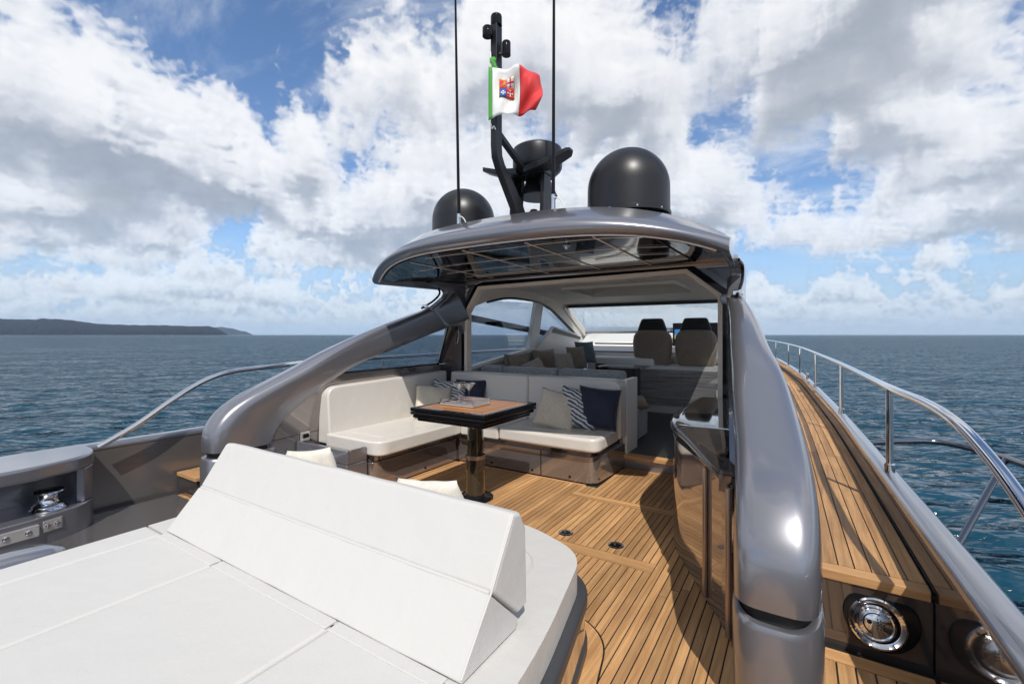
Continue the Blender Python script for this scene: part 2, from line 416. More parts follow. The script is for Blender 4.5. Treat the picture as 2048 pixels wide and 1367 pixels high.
def lathe(name, prof, c, m, parent=None, seg=40, axis=(0, 0, 1), **k):
    q = Vector(axis).to_track_quat('Z', 'Y'); vs = []; fs = []; c = Vector(c)
    for (r, z) in prof:
        for j in range(seg):
            a = 2*math.pi*j/seg; vs.append(c+q @ Vector((r*math.cos(a), r*math.sin(a), z)))
    n = len(prof)
    for i in range(n-1):
        for j in range(seg): fs.append((i*seg+j, i*seg+(j+1) % seg, (i+1)*seg+(j+1) % seg, (i+1)*seg+j))
    if prof[0][0] > 1e-5: fs.append(tuple(range(seg))[::-1])
    if prof[-1][0] > 1e-5: fs.append(tuple(range((n-1)*seg, n*seg)))
    o = mesh(name, vs, fs, m, parent, **k)
    bm = bmesh.new(); bm.from_mesh(o.data); bmesh.ops.remove_doubles(bm, verts=bm.verts, dist=1e-5); bm.to_mesh(o.data); bm.free()
    return o
def loft(name, rings, m, parent=None, closed=True, caps=True, **k):
    n = len(rings[0]); vs = [p for r_ in rings for p in r_]; fs = []
    for i in range(len(rings)-1):
        for j in range(n if closed else n-1):
            fs.append((i*n+j, i*n+(j+1) % n, (i+1)*n+(j+1) % n, (i+1)*n+j))
    if caps and closed: fs += [tuple(range(n))[::-1], tuple(range((len(rings)-1)*n, len(rings)*n))]
    return mesh(name, vs, fs, m, parent, **k)
def bar(name, a, b, w, h, m, parent=None, bev=0, up_=(0, 0, 1), **k):
    a, b = Vector(a), Vector(b); d = (b-a).normalized(); u = Vector(up_); s = d.cross(u).normalized(); u = s.cross(d)
    vs = [p+s*i*w/2+u*j*h/2 for p in (a, b) for (i, j) in ((-1, -1), (1, -1), (1, 1), (-1, 1))]
    return mesh(name, vs, [(0, 1, 2, 3), (7, 6, 5, 4), (0, 4, 5, 1), (1, 5, 6, 2), (2, 6, 7, 3), (3, 7, 4, 0)], m, parent, bev=bev, **k)
XC = -2.24
def mir(x): return 2*XC-x

# ------------------------------------------------------------------ sea
def build_sea():
    nr, na = 520, 900
    r_ = 1.2*np.exp(np.linspace(0, math.log(16000/1.2), nr)); a = np.linspace(0, 2*math.pi, na, endpoint=False)
    RR, AA = np.meshgrid(r_, a, indexing='ij')
    X = RR*np.cos(AA)-1.0; Y = RR*np.sin(AA)+3.0; Z_ = np.zeros_like(X)
    sp = np.maximum(RR*math.log(16000/1.2)/nr, RR*2*math.pi/na)
    for i in range(70):
        lam = 0.7*(1.062**i) if i < 50 else 9*(1.06**(i-50)); k = 2*math.pi/lam
        th = R(120)+rng.normal(0, .42); ph = rng.uniform(0, 6.28)
        A = .0150*lam**.35*rng.uniform(.5, 1.1)
        if lam > 2.4: A *= (2.4/lam)**.75
        w = np.clip((lam/sp-2.2)/2.5, 0, 1)
        q = np.sin(k*(X*math.cos(th)+Y*math.sin(th))+ph+.8*np.sin(.13*X+.1*Y+i))
        Z_ += A*w*(q+.25*(q*q-.5))
    V = np.stack([X, Y, Z_-1.35], -1).reshape(-1, 3)
    me = bpy.data.meshes.new('sea'); I = np.arange(nr*na).reshape(nr, na)
    J = np.roll(I, -1, axis=1)
    F = np.stack([I[:-1], I[1:], J[1:], J[:-1]], -1).reshape(-1, 4)
    me.vertices.add(len(V)); me.vertices.foreach_set('co', V.ravel())
    me.loops.add(F.size); me.loops.foreach_set('vertex_index', F.ravel().astype(np.int32))
    me.polygons.add(len(F)); me.polygons.foreach_set('loop_start', np.arange(0, F.size, 4, dtype=np.int32))
    me.update(); me.polygons.foreach_set('use_smooth', [True]*len(F))
    m = mat('water', (.004, .022, .034), .12, 0, IOR=1.333); t, N, b = nodes(m)
    b.inputs['Specular IOR Level'].default_value = .24
    g = N('ShaderNodeNewGeometry'); cd = N('ShaderNodeCameraData')
    m0 = N('ShaderNodeMapping'); m0.inputs['Rotation'].default_value = (0, 0, R(-30)); t.links.new(g.outputs['Position'], m0.inputs[0])
    mp = N('ShaderNodeMapping'); mp.inputs['Scale'].default_value = (.42, 1.1, 1); t.links.new(m0.outputs[0], mp.inputs[0])
    prev = None
    for sc_, st, di in ((.12, .5, 1.2), (.5, .8, .8), (1.4, 1.0, .60), (3.0, 1.0, .24), (7., .8, .03)):
        n = N('ShaderNodeTexNoise', i_Scale=sc_, i_Detail=2.0, i_Roughness=.5, i_Distortion=.1); t.links.new(mp.outputs[0], n.inputs[0])
        bp = N('ShaderNodeBump', i_Strength=st, i_Distance=di); t.links.new(n.outputs[0], bp.inputs['Height'])
        if prev: t.links.new(prev.outputs[0], bp.inputs['Normal'])
        prev = bp
    t.links.new(prev.outputs[0], b.inputs['Normal'])
    # patches of wind: colour of the water body
    n = N('ShaderNodeTexNoise', i_Scale=.02, i_Detail=3.0); t.links.new(mp.outputs[0], n.inputs[0])
    rr = N('ShaderNodeValToRGB'); t.links.new(n.outputs[0], rr.inputs[0]); rr.color_ramp.elements[0].color = (.005, .038, .070, 1); rr.color_ramp.elements[1].color = (.010, .060, .096, 1)
    t.links.new(rr.outputs[0], b.inputs['Base Color'])
    # rough water: the small waves hide one another, so even at grazing angles it never mirrors fully
    gl = N('ShaderNodeBsdfGlossy'); gl.inputs['Roughness'].default_value = .10; t.links.new(prev.outputs[0], gl.inputs['Normal'])
    lw = N('ShaderNodeLayerWeight'); lw.inputs[0].default_value = .5; t.links.new(prev.outputs[0], lw.inputs['Normal'])
    pw = N('ShaderNodeMath', operation='POWER'); t.links.new(lw.outputs['Facing'], pw.inputs[0]); pw.inputs[1].default_value = 3.6
    ma = N('ShaderNodeMath', operation='MULTIPLY_ADD'); t.links.new(pw.outputs[0], ma.inputs[0]); ma.inputs[1].default_value = .70; ma.inputs[2].default_value = .022
    mx_ = N('ShaderNodeMixShader'); t.links.new(ma.outputs[0], mx_.inputs[0]); t.links.new(b.outputs[0], mx_.inputs[1]); t.links.new(gl.outputs[0], mx_.inputs[2])
    t.links.new(mx_.outputs[0], t.nodes['Material Output'].inputs['Surface'])
    b.inputs['Specular IOR Level'].default_value = 0; b.inputs['Roughness'].default_value = .9
    me.materials.append(m)
    o = bpy.data.objects.new('sea', me); C.objects.link(o); tag(o, kind='structure')
build_sea()

# far headlands
def headland(name, u_z, dist, depth, colr):
    # ridge described by bearing (degrees left of camera axis -> world) and height
    mm = bump(mat(name+'_forest', colr, .95), .02, 1.0, 20, 8, None, (.03, .35))
    rings = []
    nb = len(u_z)
    fine = []
    us = [q[0] for q in u_z]; hs = [q[1] for q in u_z]
    for u in np.arange(us[0], us[-1]+.1, 3.0):
        h = np.interp(u, us, hs); fine.append((u, h))
    th = R(32.2)
    prof = ((0, -.05), (.03, .25), (.12, .5), (.3, .8), (.55, 1.0), (.8, .7), (1, -.05))
    for (u, h) in fine:
        a = (u-1024)/910; dx = -math.sin(th)+a*math.cos(th); dy = math.cos(th)+a*math.sin(th)
        ring = []
        for (f, g) in prof:
            t_ = dist+depth*f; hh = h/910*dist*(1+depth*f/dist)*g
            if g > .2: hh += (math.sin(u*.9+f*9)+math.sin(u*2.3+f*5)+rng.normal(0, .8))*dist*.00035*min(1, h/8)
            ring.append((dx*t_, dy*t_, max(hh, -3)-1.4))
        rings.append(ring)
    o = loft(name, rings, name+'_forest', None, closed=False, caps=False, sharp=0)
    tag(o, kind='structure')
headland('headland', [(-900, 34), (-500, 40), (-200, 36), (-60, 30), (0, 33), (20, 31.5), (68, 31), (85, 33), (110, 32), (140, 30), (170, 26), (200, 22), (260, 20), (330, 19.5), (370, 18), (400, 17.5), (415, 18.5), (432, 14), (445, 8), (456, .5)], 3800, 900, (.008, .014, .026))
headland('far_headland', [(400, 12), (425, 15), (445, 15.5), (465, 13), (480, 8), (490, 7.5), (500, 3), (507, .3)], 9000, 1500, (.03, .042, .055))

hb = bpy.data.meshes.new('haze'); bmh = bmesh.new(); bmesh.ops.create_cube(bmh, size=1); bmh.to_mesh(hb); bmh.free()
ho_ = bpy.data.objects.new('haze', hb); C.objects.link(ho_); ho_.scale = (34000, 34000, 402.6); ho_.location = (0, 0, 198.7); tag(ho_, kind='stuff')
hm = bpy.data.materials.new('haze'); hm.use_nodes = True; hn_ = hm.node_tree; hn_.nodes.clear()
pvn = hn_.nodes.new('ShaderNodeVolumePrincipled'); pvn.inputs['Density'].default_value = .000028; pvn.inputs['Color'].default_value = (.50, .72, 1.0, 1)
hon = hn_.nodes.new('ShaderNodeOutputMaterial'); hn_.links.new(pvn.outputs[0], hon.inputs['Volume']); hb.materials.append(hm)

# ------------------------------------------------------------------ teak decks
UB = bpy.data.meshes.new('plank')
def mk_unit():
    bm = bmesh.new(); bmesh.ops.create_cube(bm, size=1.0)
    bm.to_mesh(UB); bm.free(); UB.materials.append(M['teak'])
mk_unit(); UX = UB.copy(); UX.materials.clear(); UX.materials.append(M['teakx'])
def plank(parent, x0, x1, y0, y1, zt, h=.014, cross=False, name='plank'):
    if x1-x0 < .004 or y1-y0 < .02: return
    o = bpy.data.objects.new(name, UX if cross else UB); C.objects.link(o); o.parent = parent
    o.location = ((x0+x1)/2, (y0+y1)/2, zt-h/2+random.uniform(-.0004, .0004)); o.scale = (x1-x0, y1-y0, h); return o
def columns(parent, xa, xb, pitch, yfun, zt, holes=(), gap=.0065, seglen=2.2):
    n = max(1, round((xb-xa)/pitch)); p = (xb-xa)/n
    for i in range(n):
        x0 = xa+i*p+gap/2; x1 = xa+(i+1)*p-gap/2; xm = (x0+x1)/2
        lo, hi = yfun(xm); cuts = [(lo, hi)]
        for (hx0, hx1, hy0, hy1) in holes:
            if hx0 < xm < hx1:
                new = []
                for a, b in cuts:
                    if hy1 <= a or hy0 >= b: new.append((a, b)); continue
                    if hy0 > a: new.append((a, hy0-gap))
                    if hy1 < b: new.append((hy1+gap, b))
                cuts = new
        for a, b in cuts:
            y = a
            while b-y > .02:
                L = b-y
                if L > seglen*1.25: L = seglen*random.uniform(.45, 1.0)
                plank(parent, x0, x1, y, y+L-(gap if y+L < b-.01 else 0), zt); y += L
fl = thing('cockpit_floor', None, None, kind='structure')
box('seam_caulk', -3.5, -.232, -2, 5.04, -.03, -.0035, 'caulk', fl)
HX0, HX1 = -1.818, -.786
holes = [(HX0, HX1, 2.895, 3.012), (HX0, HX1+.1, 3.895, 4.005)]
columns(fl, -3.40, -.29, .0495, lambda x: (1.5 if x > -.95 else (2.15 if x < -1.2 else 1.9), 4.95 if x > -1.66 else 4.22), 0, holes)
for (a, b) in ((2.895, 2.951), (2.955, 3.012)): plank(fl, HX0, HX1, a, b, .0006, cross=True, name='hatch_border')
for (a, b) in ((3.895, 3.947), (3.951, 4.005)): plank(fl, HX0, HX1+.1, a, b, .0006, cross=True, name='hatch_border')
plank(fl, -1.66, -.8, 4.955, 5.035, .0006, cross=True, name='margin_board')
plank(fl, -3.45, -3.405, 2.3, 4.22, .0006, name='margin_board'); plank(fl, -3.40, -1.8, 4.223, 4.25, .0006, cross=True, name='margin_board')
plank(fl, -.287, -.237, -2, 4.9, .0006, name='margin_board')
# curved teak border round the sun pad's foot
columns(fl, -.95, -.80, .05, lambda x: (-.6, 1.48), 0, (), seglen=3); columns(fl, -.80, -.29, .0495, lambda x: (-1.0, 1.496), 0, (), seglen=1.9)
pf = thing('side_passage_floor', None, None, kind='structure')
box('moulded_sole', -4.93, -3.5, -2, 1.92, -.03, .012, 'satin', pf)
box('seam_caulk', -4.93, -3.5, 1.925, 2.9, -.03, -.0035, 'caulk', pf)
columns(pf, -4.93, -3.52, .0495, lambda x: (1.93, 2.9), 0, (), seglen=3)
af = thing('aft_deck', None, None, kind='structure')
box('seam_caulk', -.23, .56, -2, 2.68, -.03, -.0035, 'caulk', af)
columns(af, -.21, .43, .068, lambda x: (-1.5, 2.56), 0, (), seglen=2.4, gap=.008)
plank(af, -.21, .50, 2.566, 2.655, .0006, cross=True, name='margin_board'); plank(af, .436, .50, -1.5, 2.56, .0006, name='margin_board')

# ------------------------------------------------------------------ starboard and port bulwarks + side decks (curved to the hull line)
YS = [-2, -1, 0, 1, 1.85, 2.67, 3.33, 4.6, 6.7, 9, 11.8, 15, 19.1, 22, 25]
XI = [.50, .52, .53, .535, .535, .505, .49, .45, .37, .23, .05, -.27, -.78, -1.3, -2.0]
XO = [.66, .68, .68, .67, .655, .63, .60, .555, .46, .32, .14, -.18, -.69, -1.2, -1.9]
def xi(y): return float(np.interp(y, YS, XI))
def xo(y): return float(np.interp(y, YS, XO))
def sheer(y): return max(0, y-4)*.008
def hullside(name, sgn, label, y0, y1, innerfloor):
    b_ = thing(name, label, 'bulwark')
    ys = np.concatenate([np.arange(y0, min(y1, 6), .25), np.arange(max(6, y0), y1+.01, .8)]) if y1 > 6 else np.arange(y0, y1+.01, .25)
    ys = list(ys)
    mx = (lambda x: x) if sgn > 0 else mir
    # smooth the plan curve
    def sm(f, y): return (f(y-.6)+f(y+.6)+2*f(y))/4
    top = []; inn = []; out = []
    for y in ys:
        s = sheer(y); a, c_ = sm(xi, y), sm(xo, y)
        top.append([(mx(a-.004), y, .530+s), (mx(a-.006), y, .560+s), (mx(a+.006), y, .572+s), (mx(c_-.02), y, .575+s), (mx(c_), y, .56+s), (mx(c_+.005), y, .50+s), (mx(c_-.03), y, .46+s), (mx(a+.02), y, .53+s)])
        inn.append([(mx(a+.002), y, -.05), (mx(a+.002), y, .532+s), (mx(a+.018), y, .532+s), (mx(a+.018), y, -.05)])
        out.append([(mx(c_-.03), y, .47+s), (mx(c_+.0), y, .3+s), (mx(c_-.02), y, -.4), (mx(c_-.25), y, -1.2), (mx(c_-.45), y, -2.0), (mx(c_-.5), y, -2.0), (mx(c_-.3), y, -1.2), (mx(c_-.07), y, -.4), (mx(c_-.05), y, .3+s), (mx(c_-.05), y, .47+s)])
    loft('cap_rail', top, 'paint', b_, sharp=50); loft('inner_panel', inn, 'darkgloss' if sgn > 0 else 'satin', b_); loft('hull_side', out, 'paint', b_)
    return b_
hullside('bulwark', 1, 'starboard bulwark with broad flat silver cap running forward beside the teak side deck', -2, 25, .36)
hullside('bulwark', -1, 'port bulwark with high dark glossy inner face behind the white sun pad', 1.30, 25, 0)
# side deck
sd = thing('side_deck', None, None, kind='structure')
W_ = .066; NP = 9
def deckpoly(ya, yb, ka, kb, z):
    n = max(2, int((yb-ya)/.5)+1); L = []; Rr = []
    for y in np.linspace(ya, yb, n):
        x = (xi(y-.6)+xi(y+.6)+2*xi(y))/4; L.append((x-kb, y, z+sheer(y))); Rr.append((x-ka, y, z+sheer(y)))
    return L, Rr
def dplank(ya, yb, ka, kb, z, m, name='plank', h=.02, hide=0):
    L, Rr = deckpoly(ya, yb, ka, kb, z)
    if sd is None: return
    rings = [[l, r_, (r_[0], r_[1], r_[2]-h), (l[0], l[1], l[2]-h)] for l, r_ in zip(L, Rr)]
    return loft(name, rings, m, sd)
dplank(2.72, 24, .002, .66, .352, 'caulk', 'seam_caulk')
for k in range(NP):
    y = 2.775
    while y < 22:
        L = random.uniform(1.5, 3.2) if y < 12 else 5
        ye = min(y+L, 22)
        dplank(y, ye-.005, .008+k*W_+.003, .008+(k+1)*W_-.003, .36, 'teak'); y = ye
st_ = [(-.12, 2.69), (.497, 2.69), (.497, 2.77), (-.12, 2.77)]
prism('step_nosing', st_, .315, .3605, 'teakx', sd, bev=.004)
box('riser', -.14, .504, 2.70, 2.74, -.02, .314, 'darkgloss', sd)
# port step seen beside the arch foot
ps = thing('teak_step', 'small teak topped step beside the foot of the port arch', 'step')
box('riser', -4.97, -4.62, 1.97, 2.6, 0, .17, 'darkgloss', ps); box('tread', -4.97, -4.60, 1.95, 2.6, .172, .205, 'teakx', ps, bev=.003)

# port quarter coaming with the winch recess
cb_ = thing('quarter_coaming', 'dark grey quarter moulding with recessed winch bay, far left', 'coaming')
inner = [(-4.44, -2.), (-4.455, 0.), (-4.49, .75), (-4.55, 1.05), (-4.63, 1.2), (-4.74, 1.285), (-4.86, 1.32)]
inner = [tuple(p) for p in catmull([(a, b, 0) for a, b in inner], 5)]
ci = [(p[0], p[1]) for p in inner]
prism('lower_panel', ci+[(-5.08, 1.32), (-5.08, -2)], -.05, .215, 'paint', cb_, bev=.012, seg=3)
capo = [(x+(-.0), y) for x, y in ci]
prism('cap', capo+[(-5.15, 1.33), (-5.12, .2), (-5.0, -2)], .475, .578, 'paint', cb_, bev=.022, seg=4)
prism('back_panel', [(-5.09, -2), (-4.93, -2), (-4.95, 1.3), (-5.09, 1.3)], .216, .474, 'paint', cb_)
prism('end_panel', [(-4.66, 1.215), (-4.74, 1.283), (-4.86, 1.315), (-4.94, 1.315), (-4.94, 1.25), (-4.85, 1.25), (-4.76, 1.22), (-4.69, 1.17)], .216, .474, 'paint', cb_, bev=.01)
prism('shade_fin', [(.1, .475), (.92, .475), (.80, .44), (.60, .31), (.1, .27)], -4.80, -4.78, 'darkgloss', cb_, axis='x', bev=.004)
wn = thing('mooring_winch', 'polished chrome mooring winch drum in the port coaming bay', 'winch', (-4.68, 1.02, .216))
lathe('drum', [(.10, 0), (.105, .01), (.09, .022), (.085, .03), (.092, .034), (.08, .045), (.062, .055), (.055, .075), (.055, .10), (.062, .115), (.085, .125), (.09, .132), (.085, .138)], (-4.68, 1.02, .216), 'chrome', wn, seg=48)
lathe('cap', [(.08, 0), (.078, .006), (.03, .009), (.0, .009)], (-4.68, 1.02, .3545), 'blackgloss', wn, seg=40)
def btnplate(label, ya, yb, n, z0=.085, z1=.165):
    xa = np.interp(ya, [p[1] for p in ci], [p[0] for p in ci]); xb = np.interp(yb, [p[1] for p in ci], [p[0] for p in ci])
    t_ = thing('switch_panel', label, 'switch panel', (xa, ya, 0), group=None)
    d = Vector((xb-xa, yb-ya, 0)).normalized(); nrm = Vector((d.y, -d.x, 0)); L = math.hypot(xb-xa, yb-ya)
    a = Vector((xa, ya, 0))+nrm*(.004+.016*(n > 3)); 
    def pt(s, z, o_): q = a+d*s+nrm*o_; return (q.x, q.y, z)
    vs = [pt(s, z, o_) for o_ in (-.004-.02*(n > 3), .004) for s, z in ((0, z0), (L, z0), (L, z1), (0, z1))]
    pl_ = mesh('plate', vs, BF, 'steel', t_, bev=.0015)
    for i in range(n):
        c = pt(L*(i+.5)/n, (z0+z1)/2, .004)
        lathe('button', [(.019, 0), (.019, .003), (.013, .005), (.012, .009), (.0, .0105)], c, 'chrome', pl_, seg=20, axis=nrm)
    for s in (.008, L-.008):
        for z in (z0+.008, z1-.008): lathe('screw', [(.004, 0), (.003, .002), (0, .0025)], pt(s, z, .004), 'chrome', pl_, seg=8, axis=nrm)
btnplate('long steel plate with a row of round push buttons, cut by the left frame edge', .28, .93, 6, .095, .172)
btnplate('short steel plate with two round push buttons beside the long one', .955, 1.06, 2, .10, .178)

# small sign plate on the starboard bulwark face, bottom right corner
sg = thing('warning_label', 'white label with red mark on the dark starboard bulwark at the bottom right corner', 'label')
box('plate', .527, .531, 1.95, 2.17, .18, .34, 'label', sg, bev=.002)
mesh('red_mark', [(.5255, 2.02, .20), (.5255, 2.08, .20), (.5255, 2.14, .30), (.5255, 2.10, .31)], [(0, 1, 2, 3)], 'red', sg, solid=.0006)

# ------------------------------------------------------------------ side arches (buttresses), mirrored
SEC = [  # crest(Y,z), crease(Y,z), outer offset from centreline, half width
 ((4.78, 2.06), (5.10, 1.70), 1.77, .06), ((4.60, 1.94), (4.90, 1.65), 1.80, .065), ((4.34, 1.83), (4.62, 1.565), 1.86, .075), ((4.03, 1.72), (4.27, 1.46), 1.94, .09),
 ((3.72, 1.61), (3.95, 1.36), 2.01, .105), ((3.34, 1.46), (3.58, 1.235), 2.085, .12), ((3.01, 1.31), (3.30, 1.12), 2.17, .14),
 ((2.72, 1.16), (3.05, .98), 2.23, .153), ((2.44, 1.03), (2.85, .84), 2.275, .156), ((2.23, .93), (2.70, .72), 2.30, .157),
 ((2.07, .82), (2.60, .62), 2.315, .157), ((1.97, .69), (2.54, .54), 2.32, .157), ((1.94, .56), (2.52, .49), 2.32, .155), ((1.94, .468), (2.50, .462), 2.315, .152)]
def arch(sgn, label):
    t_ = thing('support_arch', label, 'arch')
    mx = (lambda x: x) if sgn > 0 else mir
    keys = []
    A = catmull([(a[0], a[1], o_) for a, b, o_, w in SEC], 4); B = catmull([(b[0], b[1], w) for a, b, o_, w in SEC], 4)
    rings = []
    for a, b in zip(A, B):
        w = b.z; cx = XC+a.z-w; cy, cz = (a.x+b.x)/2, (a.y+b.y)/2; dy, dz = (a.x-b.x)/2, (a.y-b.y)/2
        ring = []
        for j in range(36):
            an = 2*math.pi*j/36; ex = 2/4.0
            c_, s_ = math.cos(an), math.sin(an)
            px = math.copysign(abs(c_)**ex, c_); pz = math.copysign(abs(s_)**ex, s_)
            sh = -.03*pz*px*0
            ring.append((mx(cx+px*w), cy+dy*pz, cz+dz*pz))
        rings.append(ring)
    loft('upper_fairing', rings, 'paint', t_, sharp=60)
    # lower block with polished lip
    def blk(y0, y1, xout, w, n=36):
        cx = XC+xout-w; r_ = []
        for j in range(n):
            an = 2*math.pi*j/n; ex = 2/3.0; c_, s_ = math.cos(an), math.sin(an)
            r_.append((mx(cx+math.copysign(abs(c_)**ex, c_)*w), (y0+y1)/2+math.copysign(abs(s_)**ex, s_)*(y1-y0)/2))
        return r_
    def lay(r_, z): return [(p[0], p[1], z) for p in r_]
    loft('groove', [lay(blk(1.97, 2.5, 2.29, .13), .36), lay(blk(1.97, 2.5, 2.29, .13), .4625)], 'caulk', t_)
    lbk = loft('lower_block', [lay(blk(1.925, 2.56, 2.325, .16), -.02), lay(blk(1.92, 2.56, 2.33, .165), .39), lay(blk(1.93, 2.55, 2.32, .155), .415), lay(blk(1.95, 2.54, 2.30, .14), .420), lay(blk(1.97, 2.52, 2.28, .125), .405)], 'paint', t_, sharp=50)
    # pillar joining arch to hardtop, with the concave notch
    pil = [(4.34, 1.83), (4.50, 1.92), (4.62, 2.0), (4.66, 2.055), (4.60, 2.11), (4.44, 2.13), (4.3, 2.15), (4.4, 2.20), (5.05, 2.2), (5.05, 1.5), (4.95, 1.62), (4.62, 1.6)]
    prism('pillar', pil, mx(XC+1.70), mx(XC+1.80), 'paint', t_, axis='x', bev=.02, seg=3)
    strip = catmull([(mx(XC+1.80), 4.27, 1.835), (mx(XC+1.81), 4.50, 1.945), (mx(XC+1.81), 4.62, 2.05), (mx(XC+1.81), 4.56, 2.13), (mx(XC+1.80), 4.38, 2.15)], 6)
    tube('gasket', strip, .014, 'blackgloss', t_, seg=8)
    box('clip', mx(XC+1.84), mx(XC+1.76), 4.30, 4.36, 1.835, 1.885, 'chrome', t_, bev=.012, seg=3)
    lathe('speaker_cover', [(.055, 0), (.055, .008), (.045, .018), (.0, .022)], ((-.615 if sgn > 0 else -4.17), 4.99, 1.86), 'paint', t_, seg=32, axis=(-sgn*.2, -1, 0))
    return t_
arch(1, 'starboard silver grey buttress arch, large and close at the right of the cockpit')
arch(-1, 'port silver grey buttress arch sweeping down behind the sun pad')
# inner side walls (port has the triangular window)
def wall(sgn, label):
    t_ = thing('side_wall', label, 'wall')
    mx = (lambda x: x) if sgn > 0 else mir
    def X_(z): return XC+np.interp(z, [0, .4, 1.1, 1.9, 2.2], [2.08, 2.06, 1.95, 1.74, 1.7])
    def plate(name, poly, m='gloss', th=.03, off=0, bev=0):
        n = len(poly); vs = [(mx(X_(z)+off), y, z) for y, z in poly]+[(mx(X_(z)+off+th), y, z) for y, z in poly]
        fs = [tuple(range(n)), tuple(range(n, 2*n))[::-1]]+[(i, (i+1) % n, n+(i+1) % n, n+i) for i in range(n)]
        return mesh(name, vs, fs, m, t_, bev=bev)
    plate('lower_panel', [(2.3, 0), (5.06, 0), (5.06, .56), (2.3, .47)])
    plate('groove', [(2.3, .47), (5.06, .56), (5.06, .566), (2.3, .476)], 'caulk', .02, .008)
    plate('upper_panel', [(2.3, .476), (5.06, .566), (5.06, 1.098), (3.03, 1.075), (2.6, .8), (2.3, .6)])
    plate('window_post', [(4.76, 1.099), (5.06, 1.099), (5.06, 1.9), (4.80, 1.9)])
    plate('header', [(4.80, 1.62), (4.80, 1.9), (4.2, 1.62), (3.03, 1.2), (3.03, 1.085)], 'gloss', .03)
    plate('pane', [(3.03, 1.08), (4.76, 1.10), (4.8, 1.62)], 'tint', .006, .02)
    for a, b in (((3.03, 1.082), (4.76, 1.103)), ((4.76, 1.103), (4.80, 1.62)), ((4.80, 1.615), (3.03, 1.082))):
        tube('gasket', [(mx(X_(a[1])-.002), *a), (mx(X_(b[1])-.002), *b)], .011, 'blackgloss', t_, seg=8)
    # moulded front edge of the panel
    tube('edge_bead', catmull([(mx(X_(.0)-.004), 2.44, 0.0), (mx(X_(.5)-.002), 2.46, .5), (mx(X_(.7)-.002), 2.47, .72), (mx(X_(.87)-.002), 2.56, .88), (mx(X_(1.04)-.002), 2.78, 1.03), (mx(X_(1.07)-.002), 3.02, 1.08)], 6), .006, 'gloss', t_, seg=10)
    return t_
wl = wall(-1, 'port cockpit side wall with wedge shaped window above the settee')
so_ = thing('socket_plate', 'square steel socket plate on the port wall beside the settee', 'socket', (mir(XC+2.03), 2.81, .47))
box('plate', -4.278, -4.264, 2.76, 2.86, .42, .51, 'steel', so_, bev=.003)
tube('socket', [(-4.266, 2.785, .466), (-4.262, 2.81, .468), (-4.262, 2.84, .47)], .022, 'blackgloss', so_, seg=14)
w2 = thing('side_wall', 'starboard cabin side wall behind the wet bar', 'wall')
rg = [[(x, y, 0), (x, y, z), (x+.03, y, z), (x+.03, y, 0)] for x, y, z in ((-.292, 2.52, .62), (-.34, 2.9, .95), (-.40, 3.4, 1.2), (-.525, 4.4, 1.6), (-.62, 5.04, 1.95))]
loft('panel', rg, 'paint', w2)
prism('cabin_side', [(2.72, .36), (5.1, .36), (12, .42), (12, 1.1), (9.2, 1.45), (5.2, 1.5), (4.2, 1.35), (3.2, .9)], -.20, -.45, 'paint', w2, axis='x') if False else None

# ------------------------------------------------------------------ cabin bulkhead, door frame
DO = [(-3.94, .15), (-3.94, 1.81), (-3.71, 2.15), (-1.0, 2.18), (-.66, 1.90), (-.66, .15)]
def frame(name, poly, grow0, grow1, y0, y1, m, parent, bev=0):
    # band around an open polyline in x,z between two outward offsets
    c = Vector((XC, 1.1)); n = len(poly)
    def offp(i, g):
        p = Vector(poly[i]); a = Vector(poly[i-1]) if i else None; b = Vector(poly[i+1]) if i < n-1 else None
        ns = []
        for s, e_ in ((a, p), (p, b)):
            if s is None or e_ is None: continue
            d = (e_-s).normalized(); q = Vector((-d.y, d.x))
            if q.dot(p-c) < 0: q = -q
            ns.append(q)
        if len(ns) == 2:
            q = (ns[0]+ns[1]); q = q/(q.dot(ns[0])); return p+q*g
        return p+ns[0]*g
    A = [offp(i, grow0) for i in range(n)]; B = [offp(i, grow1) for i in range(n)]
    rings = [[(a.x, y0, a.y), (b.x, y0, b.y), (b.x, y1, b.y), (a.x, y1, a.y)] for a, b in zip(A, B)]
    return loft(name, rings, m, parent, bev=bev)
bh = thing('cabin_bulkhead', 'grey aft cabin bulkhead around the wide open doorway', 'wall')
frame('wall_panel', DO, .075, .13, 5.06, 5.12, 'paint', bh)
prism('corner_panel', [(-4.32, 0), (-4.01, 0), (-4.01, 1.85), (-4.30, 1.85)], 5.055, 5.11, 'paint', bh, axis='y')
prism('top_panel', [(-4.1, 1.9), (-4.015, 1.84), (-3.75, 2.22), (-1.0, 2.26), (-.58, 1.93), (-.52, 1.9), (-.52, 2.24), (-.9, 2.3), (-3.6, 2.3), (-4.05, 2.24)], 5.125, 5.16, 'paint', bh, axis='y')
frame('door_seal', DO, .012, .074, 5.04, 5.125, 'blackgloss', bh)
frame('door_trim', DO, -.035, .011, 5.02, 5.13, 'beige', bh, bev=.004)
box('low_wall', -4.0, -1.70, 5.075, 5.12, 0, .985, 'whitelac', bh)
box('partition_end', -1.70, -1.645, 5.055, 5.45, .15, .99, 'whitelac', bh, bev=.004)
tube('trim_bead', catmull([(-4.28, 5.045, .98), (-4.24, 5.045, 1.25), (-4.16, 5.045, 1.36), (-4.08, 5.045, 1.42), (-4.07, 5.045, 1.8), (-4.0, 5.045, 2.0), (-3.86, 5.04, 2.16), (-3.6, 5.03, 2.23)], 5), .006, 'chrome', bh, seg=8)
loft('header', [[(x, 4.815, 2.245), (x, 5.03, 2.235), (x, 5.045, 2.21), (x, 5.05, 2.19+(.0 if x > -3.7 else -.0)), (x, 5.10, 2.19), (x, 5.10, 2.26)] for x in np.linspace(-3.95, -.53, 8)], 'paint', bh)
